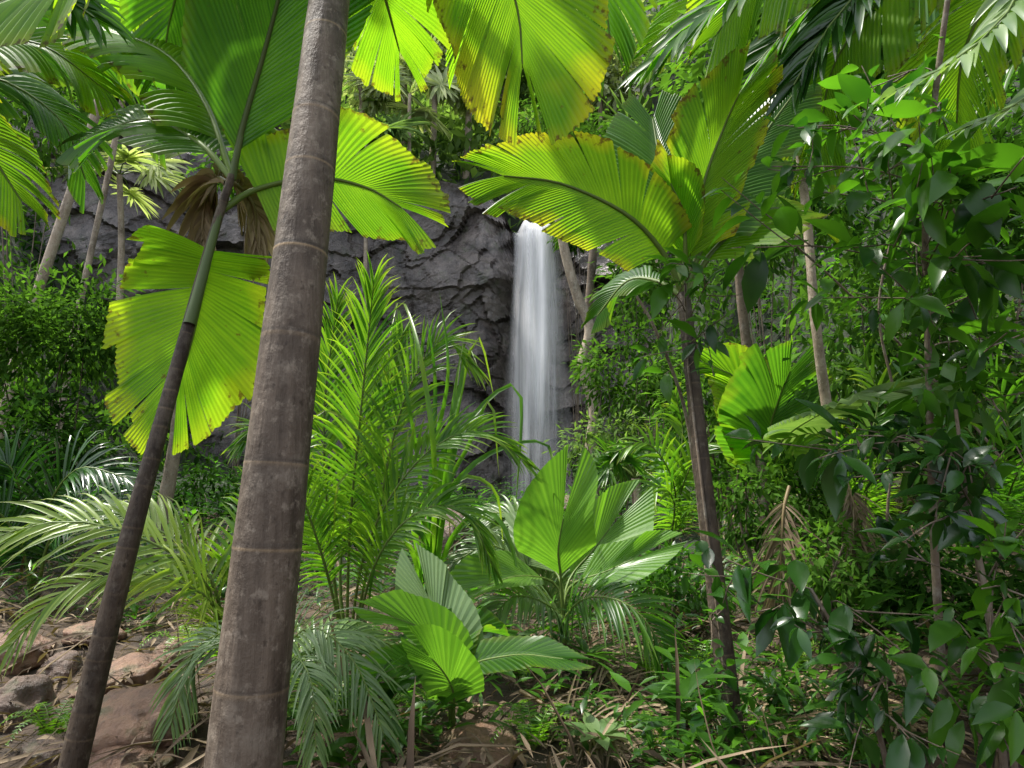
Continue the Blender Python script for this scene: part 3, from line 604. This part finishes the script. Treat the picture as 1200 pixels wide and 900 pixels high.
clump('low fronds behind the bifid young palm spreading below the waterfall', 'palm', (665, 770), [
    ([(640, 690, 5.2), (580, 640, 5.0), (530, 660, 4.9)], 60),
    ([(650, 690, 5.4), (610, 610, 5.6), (560, 600, 5.7)], 60), ([(655, 720, 4.9), (600, 700, 4.6), (560, 760, 4.5)], 65),
    ([(660, 730, 4.8), (690, 700, 4.6), (745, 715, 4.4), (795, 790, 4.3)], 80, MID)
    ], PALE, cam=.45, n=46, wl=4.4, s0=.2, droop=.9, rw=2.5)
clump('bright feather palm clump beside the twisted tree right of the waterfall', 'palm', (790, 640), [
    ([(790, 570, 8.5), (760, 520, 8.3), (720, 530, 8.2)], 45), ([(800, 570, 8.5), (830, 520, 8.3), (870, 540, 8.2)], 45), ([(795, 560, 8.6), (800, 500, 8.6), (790, 460, 8.6)], 45),
    ([(790, 590, 8.2), (770, 570, 8.0), (750, 610, 7.9)], 45)], FERN, cam=.6, n=28, wl=5, s0=.2, droop=.6, rw=2)
clump('feather palm on the right slope sending fronds out of the shrubs', 'palm', (1010, 640), [
    ([(1000, 560, 5.6), (960, 510, 5.4), (900, 520, 5.3)], 60), ([(1010, 550, 5.6), (1030, 470, 5.5), (1010, 420, 5.5)], 60), ([(1020, 560, 5.5), (1070, 520, 5.3), (1110, 560, 5.2)], 60)], FERN, cam=.6, n=34, wl=5, s0=.2, droop=.6, rw=2)

def strap(mb, pts, w, nh=None):
    ctrl = np.array([P(*p) for p in pts]); D = np.mean([p[2] for p in pts]); n = 26
    s = np.linspace(0, .999, n); pos, T, Nn, S = frames(ctrl, s, UPC(ctrl[1], .7) if nh is None else nh)
    hw = (w * D / 1600) * np.minimum(1, .5 + 3 * s) * (1 - s ** 4)
    V = np.stack([pos - S * hw[:, None], pos - Nn * hw[:, None] * .5, pos + S * hw[:, None]], 1)
    a, b = np.meshgrid(np.arange(n - 1), np.arange(2), indexing='ij')
    f = np.stack([a * 3 + b, a * 3 + b + 1, (a + 1) * 3 + b + 1, (a + 1) * 3 + b], -1).reshape(-1, 4)
    mb.add(V, f, np.repeat(s, 3), rng.uniform(0, 1))
b = G(500, 760); D = depth(b)
t = thing('screwpine', 'screwpine with long bent strap leaves standing between the feather palm and the waterfall', 'plant', b)
for pts in ([(515, 600), (530, 480), (545, 385)], [(520, 600), (545, 500), (608, 455), (604, 610)], [(495, 600), (480, 480), (460, 400), (440, 460)], [(510, 620), (560, 540), (640, 520), (650, 600)],
            [(505, 580), (510, 450), (500, 370)], [(500, 620), (450, 560), (400, 560), (390, 640)], [(525, 640), (570, 600), (600, 640), (610, 720)], [(515, 560), (540, 450), (545, 400), (560, 430)],
            [(500, 640), (470, 620), (440, 660), (430, 730)], [(505, 560), (525, 440), (515, 340)], [(515, 610), (540, 560), (580, 575), (590, 640)], [(520, 590), (538, 470), (560, 395), (580, 470)],
            [(485, 620), (430, 520), (380, 480), (350, 520)], [(480, 640), (420, 600), (360, 620), (340, 700)], [(510, 580), (495, 430), (470, 350), (455, 400)], [(515, 600), (550, 520), (575, 470), (585, 560)]):
    mb = MB(); strap(mb, [(500 + random.uniform(-8, 8), 745, D)] + [(x, y, D - .7 + random.uniform(-.3, .3)) for x, y in pts], random.uniform(5, 8)); mb.build('leaf', random.choice([MID, MID, FERN]), t)

b = G(662, 790); D = depth(b)
t = thing('young_palm', 'bright green young palm with broad upright split leaves below the waterfall', 'palm', b)
c0 = (660, 720, D)
BOOK = lambda q: .55 + .45 * np.sin(PI * np.clip(q * .5 + .1, 0, 1))
for pts, L, cm, mt in (([(657, 676, 4.8), (654, 645, 4.75), (660, 608, 4.75)], 90, 1.0, BRI), ([(668, 678, 5.1), (695, 645, 5.2), (714, 620, 5.3)], 84, .8, BRI), ([(650, 684, 4.9), (610, 675, 4.7), (570, 686, 4.6)], 74, .4, BRI),
                   ([(670, 686, 4.9), (710, 670, 4.8), (742, 655, 4.8)], 68, .5, BRI), ([(655, 676, 5.1), (622, 645, 5.3), (596, 640, 5.4)], 68, .6, PALE)):
    frond(t, 'b', [(662 + random.uniform(-4, 4), 785, D), c0] + pts, mt, L, cam=cm, n=18, a0=48, a1=6, s0=.62, droop=.08, grp=0, fold=.3, rw=3, name='leaf', pleat=.13, jag=.008, shrink=.0, lj=.004, prof=BOOK)
b = G(530, 872); D = depth(b)
t = thing('young_palm', 'low seedling palm with broad shiny pleated leaves at the bottom centre', 'palm', b)
for pts, L, cm, mt in (([(526, 780, 3.6), (498, 740, 3.5), (462, 724, 3.4)], 60, .5, BRI), ([(526, 780, 3.7), (514, 735, 3.8), (502, 700, 3.9)], 76, .85, PALE), ([(532, 820, 3.5), (527, 800, 3.4), (517, 784, 3.35), (506, 772, 3.3)], 66, .75, BRI),
                   ([(540, 790, 3.6), (600, 768, 3.5), (660, 772, 3.3)], 48, .45, MID), ([(530, 770, 3.7), (548, 742, 3.8), (572, 738, 3.9)], 48, .5, MID), ([(520, 800, 3.5), (476, 780, 3.3), (430, 800, 3.2)], 48, .5, MID)):
    frond(t, 'b', [(530 + random.uniform(-4, 4), 868, D)] + pts, mt, L, cam=cm, n=18, a0=52, a1=6, s0=.45, droop=.1, grp=0, fold=.2, rw=2.6, name='leaf', pleat=.15, jag=.012, shrink=.0, lj=.004, prof=BOOK)
b = G(905, 620); D = depth(b)
t = thing('young_palm', 'young palm with pleated backlit leaves standing among the shrubs on the right slope', 'palm', b)
D2 = D - 1.0
for pts, L, cm, mt in (([(900, 520, D2), (912, 470, D2 - .3), (926, 435, D2 - .5)], 84, .9, MID), ([(895, 520, D2), (870, 450, D2), (825, 425, D2)], 55, .7, GLOW), ([(910, 530, D2 - .6), (970, 480, 4.0), (1050, 458, 3.4), (1120, 472, 3.2)], 62, .45, PALE), ([(900, 540, D2), (950, 500, D2), (985, 530, D2)], 50, .6, GLOW)):
    frond(t, 'b', [(905, 610, D)] + pts, mt, L, cam=cm, n=34, a0=60, a1=14, s0=.4, droop=.2, grp=5, gap=.08, rw=2.5, name='leaf')

# ------------------------------------------------------------------ mid and far trees
def slim_tree(label, pts, w0, w1, bark, crown, name='slender_tree', cat='tree', nleaf=900, L=.16, mat=SHRUB):
    b = base_of(pts); t = thing(name, label, cat, b); trunk(t, pts, w0, w1, bark, sides=10, n=60, wob=.12)
    D = pts[-1][2]; mb = MB()
    for (px, py, rx, ry) in crown:
        cloud(mb, P(px, py, D), (rx * D / 800, rx * D / 800 * .8, ry * D / 800), nleaf, L)
    mb.build('crown', mat, t); return t
slim_tree('twisted brown tree trunk immediately right of the waterfall', [(700, 600, 15), (692, 530, 15), (697, 480, 15), (683, 430, 15), (691, 385, 15), (676, 345, 15), (660, 285, 15), (648, 200, 15)], 16, 10, BARKP, [(640, 150, 60, 35), (690, 190, 50, 35)])
slim_tree('straighter second trunk just behind the twisted tree by the waterfall', [(690, 590, 17), (700, 470, 17), (690, 380, 17), (696, 280, 17), (700, 190, 17)], 12, 9, BARKC, [(720, 160, 60, 40)])
slim_tree('pale orange slender trunk among the shrubs on the right slope', [(985, 560, 6), (968, 470, 6), (955, 370, 6), (945, 250, 6.2), (930, 120, 6.4)], 13, 9, BARKP, [(930, 60, 110, 50)], L=.2, mat=SHRUB, nleaf=600)
slim_tree('mottled grey brown trunk between the slim palm and the pale orange trunk', [(893, 560, 8), (885, 480, 8), (872, 380, 8), (862, 280, 8), (850, 150, 8)], 13, 9, BARKC, [(850, 90, 90, 50)], L=.2, nleaf=700)
slim_tree('thin bare sapling leaning left behind the slim palm', [(815, 560, 7), (800, 470, 7), (765, 380, 7), (732, 320, 7.1), (720, 250, 7.2)], 5, 3, BARKC, [(715, 240, 40, 25)], nleaf=160, L=.14)
slim_tree('thin upright sapling at the lower right edge', [(1185, 880, 2.9), (1160, 740, 2.9), (1135, 600, 2.9), (1120, 480, 3)], 6, 4, BARKC, [(1115, 450, 50, 40)], nleaf=60, L=.14, mat=BROAD)
slim_tree('pale leaning trunk at the upper left in front of the cliff', [(20, 420, 11), (55, 310, 11), (85, 220, 11), (110, 140, 11), (140, 20, 11)], 14, 9, BARKP, [(150, -10, 110, 40)], L=.25, nleaf=600)
slim_tree('slender pale trunk standing against the left part of the cliff', [(85, 400, 15), (110, 280, 15), (130, 190, 15), (150, 80, 15)], 9, 6, BARKP, [(160, 50, 60, 45)], L=.25, mat=FAR)
slim_tree('grey trunk stump of a tree behind the slender left palm', [(180, 650, 9), (195, 580, 9), (205, 520, 9), (215, 430, 9)], 18, 12, BARKP, [(220, 420, 60, 40)], nleaf=250, L=.14)
for lab, pts, w0, w1 in (('crooked thin stem in the tangle right of the pale orange trunk', [(1040, 600, 5), (1050, 480, 5), (1030, 360, 5), (1060, 220, 5)], 4, 2.5),
                         ('slanting dead stem crossing the right slope behind the shrubs', [(1190, 560, 4.8), (1080, 430, 5), (980, 330, 5.2), (900, 260, 5.4)], 4, 2.5)):
    b = base_of(pts); t = thing('liana', lab, 'stem', b); trunk(t, pts, w0, w1, BARKC, sides=7, n=50, wob=.2, name='stem')
    mb = MB(); C = catmull([P(*p) for p in pts], 20)[4:]
    leaves(mb, C + rv(16) * .05, rv(16) - Z * .4, Z + rv(16) * .5, .14, .06, LO); mb.build('foliage', BROAD, t)
k = 0
for px, py0, py1, D, lab in ((505, 190, 40, 30, 'tall thin pale tree above the cliff left of the waterfall lip'), (545, 190, 60, 31, 'pale thin tree on the cliff top directly above the waterfall lip'), (585, 200, 50, 32, 'slender tree on the cliff top right of the waterfall lip'),
                             (470, 180, 20, 33, 'tall tree on the cliff top behind the thick foreground trunk'), (420, 190, 60, 29, 'leafy tree on the cliff top hidden partly by the thick trunk'), (640, 210, 60, 31, 'bushy tree on the cliff top above the twisted trunk'), (700, 220, 60, 30, 'tree on the cliff top behind the yellow tipped fronds'),
                             (190, 190, 60, 28, 'round tree on the left end of the cliff top'), (90, 210, 50, 28, 'dark tree at the far left of the cliff top'), (280, 190, 40, 30, 'tree on the cliff top behind the slender palm crown')):
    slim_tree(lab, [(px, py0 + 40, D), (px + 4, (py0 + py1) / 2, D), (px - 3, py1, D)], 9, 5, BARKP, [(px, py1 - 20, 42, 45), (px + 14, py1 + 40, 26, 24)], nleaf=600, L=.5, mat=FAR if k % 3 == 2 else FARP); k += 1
def fan_palm(label, px, py, D, R, mat, n=7, trunk_px=60):
    b = P(px, py + trunk_px, D); b[2] = min(b[2], H(b[0], b[1])) if D > 20 else b[2]
    t = thing('fan_palm', label, 'palm', b); c = P(px, py, D); mb = MB(); tube(mb, [b, (b + c) / 2 + np.array([.05, 0, 0]), c], .09, .07, 9, 30); mb.build('trunk', BARKP, t)
    for i in range(n):
        a = 2 * PI * i / n + random.uniform(-.3, .3); d = nrmz(np.array([math.cos(a), math.sin(a) * .8, random.uniform(-.4, .8)])); Rm = R * D / 800
        e = c + d * Rm * .8; mb = MB(); feather(mb, [e, e + d * Rm * .1, e + d * Rm * .25], UPC(e, .5), Rm, n=14, wl=Rm * .13, prof=lambda q: .8 + .2 * q, a0=135, a1=8, s0=0, droop=.35, fold=.1)
        o = mb.build('fan_leaf', mat, t); mb = MB(); tube(mb, [c, (c + e) / 2 + Z * .1, e], .02, .012, 5, 8); mb.build('leaf_stalk', RACH, o)
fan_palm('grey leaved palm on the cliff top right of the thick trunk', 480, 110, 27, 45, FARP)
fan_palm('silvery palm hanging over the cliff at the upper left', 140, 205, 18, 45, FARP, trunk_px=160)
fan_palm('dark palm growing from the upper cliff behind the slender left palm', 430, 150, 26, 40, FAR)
fan_palm('pale fan leaved palm on the right slope below the overhanging fronds', 1060, 470, 9, 55, PALE, trunk_px=90)
fan_palm('small fan leaved palm in front of the twisted tree', 745, 560, 11, 40, MID, trunk_px=60)
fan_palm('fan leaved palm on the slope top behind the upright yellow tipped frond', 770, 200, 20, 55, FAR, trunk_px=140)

def bush(label, px, py, D, rx, ry, n, L, mat, name='bush'):
    c = P(px, py, D); b = np.array([c[0], c[1], float(H(c[0], c[1]))]); t = thing(name, label, 'bush', b)
    m = MB(); r = np.array([rx * D / 800, rx * D / 800 * .75, ry * D / 800])
    for i in range(7):
        e = c + r * rv(1)[0] * .7; tube(m, [b + np.array([random.uniform(-.1, .1), 0, 0]), (b + e) / 2 + rv(1)[0] * .1, e], .02, .006, 5, 8)
    m.build('stem', BARKC, t); f = MB(); cloud(f, c, r, n, L, clumps=26, spread=.2); f.build('foliage', mat, t)
bush('dense small leaved bush in front of the left cliff', 70, 405, 8.8, 95, 85, 4200, .12, SHRUB)
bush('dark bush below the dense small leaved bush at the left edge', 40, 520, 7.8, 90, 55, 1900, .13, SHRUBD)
bush('leafy growth on the bank at the upper left above the cliff edge', 40, 140, 17, 70, 50, 1200, .3, SHRUB)
bush('hanging greenery spilling over the left part of the cliff edge', 290, 195, 20, 70, 30, 900, .3, SHRUB)
bush('light green bush right of the twisted tree', 745, 430, 13, 60, 60, 2200, .16, SHRUB)
bush('low bush at the foot of the twisted tree', 720, 530, 12, 60, 40, 1400, .14, FAR)
bush('shrubby growth behind the slim palm trunk', 850, 480, 9, 70, 70, 1600, .14, SHRUB)
bush('tangled green bush on the right slope behind the tall broadleaf tree', 1030, 400, 7.5, 120, 90, 2000, .15, SHRUB)
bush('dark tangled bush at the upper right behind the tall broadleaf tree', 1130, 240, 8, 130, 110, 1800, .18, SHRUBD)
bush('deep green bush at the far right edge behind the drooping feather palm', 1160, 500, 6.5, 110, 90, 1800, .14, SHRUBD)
bush('leafy bush at mid right above the glossy dark shrub', 900, 590, 6.2, 80, 45, 1600, .10, SHRUB)
bush('small leaved ground bush below the bifid young palm to the right', 800, 680, 5.5, 60, 40, 900, .09, BROAD)
bush('small leaved bush on the lower right slope', 970, 660, 4.8, 80, 50, 1200, .09, SHRUB)
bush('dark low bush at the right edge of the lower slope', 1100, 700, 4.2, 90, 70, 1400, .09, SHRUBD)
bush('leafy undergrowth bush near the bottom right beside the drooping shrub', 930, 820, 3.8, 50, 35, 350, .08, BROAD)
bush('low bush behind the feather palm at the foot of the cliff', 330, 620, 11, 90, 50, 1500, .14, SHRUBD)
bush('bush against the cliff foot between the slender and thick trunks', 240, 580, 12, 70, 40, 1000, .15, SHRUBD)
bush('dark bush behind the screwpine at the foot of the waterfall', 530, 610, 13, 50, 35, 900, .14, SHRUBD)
bush('bush on the slope top left of the tall broadleaf tree', 900, 240, 11, 90, 80, 2000, .18, SHRUB)
bush('bush at the right of the second trunk by the waterfall', 760, 330, 16, 60, 60, 1600, .2, SHRUB)
bush('leafy bush hanging over the right corner of the waterfall lip', 676, 268, 23.2, 24, 22, 500, .3, SHRUB)

# ------------------------------------------------------------------ fallen fronds, ferns
def fallen(label, pts, L, mat=DEADP, **kw):
    ctrl = np.array([P(*p) for p in pts]) if len(pts[0]) == 3 else np.array([G(*p) + np.array([0, 0, .10]) for p in pts])
    t = thing('dead_frond', label, 'dead frond', ctrl[0]); D = depth(ctrl[1]); mb = MB()
    feather(mb, ctrl, UPC(ctrl[1], .5), L * D / 800, n=36, wl=.018, droop=.6, s0=.15, jit=.25, **kw); mb.build('leaflets', mat, t)
    mb = MB(); tube(mb, ctrl, .014, .004, 6, 12); mb.build('midrib', RACHB, t)
fallen('dead brown frond lying on the ground right of the bottom centre seedling', [(700, 790), (740, 850), (780, 890)], 85, DEAD)
fallen('dry frond lying beside the base of the slim palm', [(890, 800), (930, 830), (990, 870)], 80)
fallen('withered frond on the ground left of the slim palm base', [(790, 740), (770, 790), (800, 850)], 75, DEAD)
fallen('brown frond lying at the bottom edge below the bifid young palm', [(610, 830), (660, 860), (720, 895)], 80, DEAD)
fallen('pale dry frond spread over the litter midway along the bottom right', [(830, 830), (900, 870), (960, 895)], 75)
fallen('dead frond leaning on the litter under the leaves of the bifid young palm', [(640, 760), (700, 790), (760, 830)], 65, DEAD)
fallen('hanging skirt of dead brown leaves on the right slope', [(925, 570, 5.0), (918, 600, 4.9), (915, 660, 4.8), (912, 710, 4.8)], 75, DEAD, a0=40, a1=10)
fallen('dead hanging frond near the foot of the pale orange trunk', [(990, 560, 5.0), (1000, 590, 4.9), (1010, 650, 4.8)], 60, DEAD, a0=40, a1=10)
fallen('dry frond lying on the lower right slope under the drooping shrub', [(1020, 830), (1060, 870), (1110, 890)], 75)
for lab, pts in (('long bare fallen stalk slanting down beside the bottom centre fern', [(700, 790), (722, 830), (735, 880)]), ('pale bare stalk lying across the litter left of the slim palm', [(730, 860), (780, 850), (850, 870)]),
                 ('fallen stalk lying at the foot of the drooping shrub', [(900, 850), (960, 855), (1040, 880)]), ('thin dead stalk lying above the brown boulder at the bottom', [(440, 860), (500, 850), (580, 870)])):
    ctrl = [G(*p) + np.array([0, 0, .07]) for p in pts]; t = thing('fallen_stalk', lab, 'stalk', ctrl[0]); mb = MB(); tube(mb, ctrl, .014, .007, 7, 16, wob=.15); mb.build('stem', BARKC, t)
def fern(label, px, py, R, n=8, mat=FERN, up=.8):
    b = G(px, py); D = depth(b); t = thing('fern', label, 'fern', b); Rm = R * D / 800
    for i in range(n):
        a = 2 * PI * i / n + random.uniform(-.3, .3); d = np.array([math.cos(a), math.sin(a), 0]); mb = MB()
        ctrl = [b, b + d * Rm * .35 + Z * Rm * up * .7, b + d * Rm * .75 + Z * Rm * up * .8, b + d * Rm * 1.1 + Z * Rm * up * .45]
        feather(mb, ctrl, Z + .01, Rm * .26, n=18, wl=Rm * .055, s0=.12, droop=.2, fold=0, prof=lambda q: 1.05 - q * .85, a0=80, a1=60, seg=3); o = mb.build('frond', mat, t)
        mb = MB(); tube(mb, ctrl, .004, .0015, 5, 10); mb.build('midrib', RACH, o)
fern('small bright fern among the stones at the bottom left', 60, 870, 55)
fern('fern at the bottom centre right of the broad brown boulder', 625, 880, 65)
fern('fern on the litter slope under the drooping shrub', 930, 790, 55)
fern('fern at the bottom edge left of the bottom right shrub', 1010, 890, 60)
fern('fern behind the bottom centre seedling', 610, 800, 55)
fern('fern at the foot of the feather palm', 450, 850, 55)
fern('fern on the slope between the slim palm and the dead hanging skirt', 880, 680, 45)
fern('fern at the foot of the arching feather palm on the left', 215, 770, 45)
fern('fern growing in the litter midway between the bifid young palm and slim palm', 760, 800, 50)
fern('fern left of the bare stalk at the bottom', 770, 885, 55)
fern('fern at the left foot of the slim palm', 815, 790, 50)
fern('small fern behind the brown boulder right of the thick trunk', 390, 840, 50)
fern('fern at the bottom edge just right of the slim palm foot', 905, 880, 55)
fern('fern between the brown boulder and the seedling at the bottom', 490, 845, 45)
def rosette(label, px, py, Lp, n, mat, asp=.34):
    b = G(px, py); D = depth(b); t = thing('seedling', label, 'seedling', b); L = Lp * D / 800; m = MB(); tube(m, [b, b + Z * L * .3, b + Z * L * .6], .006, .004, 5, 5); m.build('stem', RACH, t)
    f = MB(); a = np.arange(n) * 2.4; d = np.stack([np.cos(a), np.sin(a), rng.uniform(.1, .7, n)], -1)
    leaves(f, np.tile(b + Z * L * .55, (n, 1)), d, np.tile(Z, (n, 1)), L * rng.uniform(.7, 1.1, n), L * asp, HI, curve=.3); f.build('foliage', mat, t)
rosette('pale leaved seedling at the bottom edge right of centre', 700, 895, 55, 8, PALE)
rosette('small green seedling beside the dry frond near the slim palm', 800, 850, 45, 7, BROAD)
rosette('small seedling left of the bottom centre boulder', 470, 880, 45, 7, BROAD)
rosette('seedling with narrow leaves under the bifid young palm', 690, 800, 55, 9, MID, .2)
rosette('seedling with upright leaves left of the slim palm trunk', 770, 720, 60, 9, MID, .2)

# ------------------------------------------------------------------ stuff
mb = MB(); n = 17000
x = rng.uniform(-6, 8, n); y = 2.2 + 10 * rng.uniform(0, 1, n) ** 1.6; z = H(x, y) + rng.uniform(.01, .14, n)
d = rv(n); d[:, 2] *= .45; leaves(mb, np.stack([x, y, z], -1), d, Z + rv(n) * .6, rng.uniform(.06, .2, n) + .45 * (rng.uniform(0, 1, n) > .78), rng.uniform(.010, .036, n), LO, curve=.35, fold=.6, r=rng.uniform(0, 1, n) ** 1.8)
mb.build('leaf_litter', DEAD, kind='stuff')
mb = MB(); m = 4600
x = rng.uniform(-8, 11, m); y = 3.2 + 18 * rng.uniform(0, 1, m) ** 1.7; x = x * np.clip(.35 + y / 14, 0, 1)
keep = ~((x < -.9) & (y < 6.0)) & ~((np.abs(x - WX) < 2.5) & (y > 20)) & ~((np.abs(x) < .5) & (y < 3.6)); x = x[keep]; y = y[keep]
for xx, yy in zip(x, y):
    k = rng.integers(4, 10); s = rng.uniform(.04, .15) * (1 + .05 * yy); a = rng.uniform(0, 2 * PI, k); hh = rng.uniform(.1, 3.0, k) * s
    d = np.stack([np.cos(a), np.sin(a), rng.uniform(-.1, .9, k)], -1); p = np.array([xx, yy, float(H(xx, yy))]) + np.stack([np.cos(a) * s * .3, np.sin(a) * s * .3, hh], -1)
    asp = rng.choice([.12, .25, .45]); leaves(mb, p, d, Z + rv(k) * .3, s * rng.uniform(.7, 1.6, k), s * asp, LO, curve=.3, r=np.clip(rng.uniform(0, 1) + rng.normal(0, .1, k), 0, 1))
mb.build('undergrowth', BROAD, kind='stuff')
mb = MB(); n = 30000
x = rng.uniform(-34, 34, n); y = rng.uniform(26.5, 54, n); cl = np.array([mn.noise(Vector((a * .35, b * .35, 0))) for a, b in zip(x, y)])
z = H(x, y) + rng.uniform(0, 1, n) ** .7 * (2.2 + 4 * np.clip(cl + .2, 0, 1)); d = rv(n) - Z * .4
leaves(mb, np.stack([x, y, z], -1), d, Z + rv(n) * .6, rng.uniform(.4, .95, n), rng.uniform(.18, .4, n), XL, curve=.3, r=np.clip(cl + .5 + rng.normal(0, .15, n), 0, 1))
mb.build('forest_canopy', FAR, kind='stuff')
mb = MB(); n = 28000; h = 18500
x = np.concatenate([rng.uniform(3.5, 18, h), rng.uniform(-24, -9.5, n - h)]); y = np.concatenate([rng.uniform(7, 27, h), rng.uniform(10, 24, n - h)])
cl = np.array([mn.noise(Vector((a * .6, b * .6, 4))) for a, b in zip(x, y)]); z = H(x, y) + rng.uniform(0, 1, len(x)) * (.5 + 2.2 * np.clip(cl + .2, 0, 1)); d = rv(len(x)) - Z * .4
leaves(mb, np.stack([x, y, z], -1), d, Z + rv(len(x)) * .6, rng.uniform(.16, .5, len(x)), rng.uniform(.06, .18, len(x)), XL, curve=.3, r=np.clip(cl + .5 + rng.normal(0, .2, len(x)), 0, 1))
mb.build('slope_thicket', SHRUB, kind='stuff')

# ------------------------------------------------------------------ light, sky, camera
az, el = math.radians(-70), math.radians(63)
sd = Vector((math.sin(az) * math.cos(el), math.cos(az) * math.cos(el), math.sin(el)))
w = bpy.data.worlds.new('World'); sc.world = w; w.use_nodes = True
nt = w.node_tree; bg = nt.nodes['Background']; sk = nt.nodes.new('ShaderNodeTexSky'); sk.sky_type = 'NISHITA'; sk.sun_disc = False
sk.sun_elevation = el; sk.sun_rotation = az; sk.air_density = 1.0; sk.dust_density = 3.0
hs = nt.nodes.new('ShaderNodeHueSaturation'); hs.inputs['Saturation'].default_value = .42
nt.links.new(sk.outputs[0], hs.inputs['Color']); nt.links.new(hs.outputs[0], bg.inputs[0]); bg.inputs[1].default_value = .47
sl = bpy.data.lights.new('sun', 'SUN'); sl.energy = 7.5; sl.angle = math.radians(2); sl.color = (1, .96, .88)
so = bpy.data.objects.new('sun', sl); COL.objects.link(so); so.rotation_euler = sd.to_track_quat('Z', 'Y').to_euler()
cd = bpy.data.cameras.new('camera'); cd.sensor_width = 36; cd.lens = 24; cd.clip_end = 500; cd.clip_start = .05
co = bpy.data.objects.new('camera', cd); COL.objects.link(co); co.location = tuple(CAM); co.rotation_euler = (PI / 2 + TH, 0, 0)
sc.camera = co
sc.view_settings.view_transform = 'Standard'; sc.view_settings.look = 'None'; sc.view_settings.exposure = 0
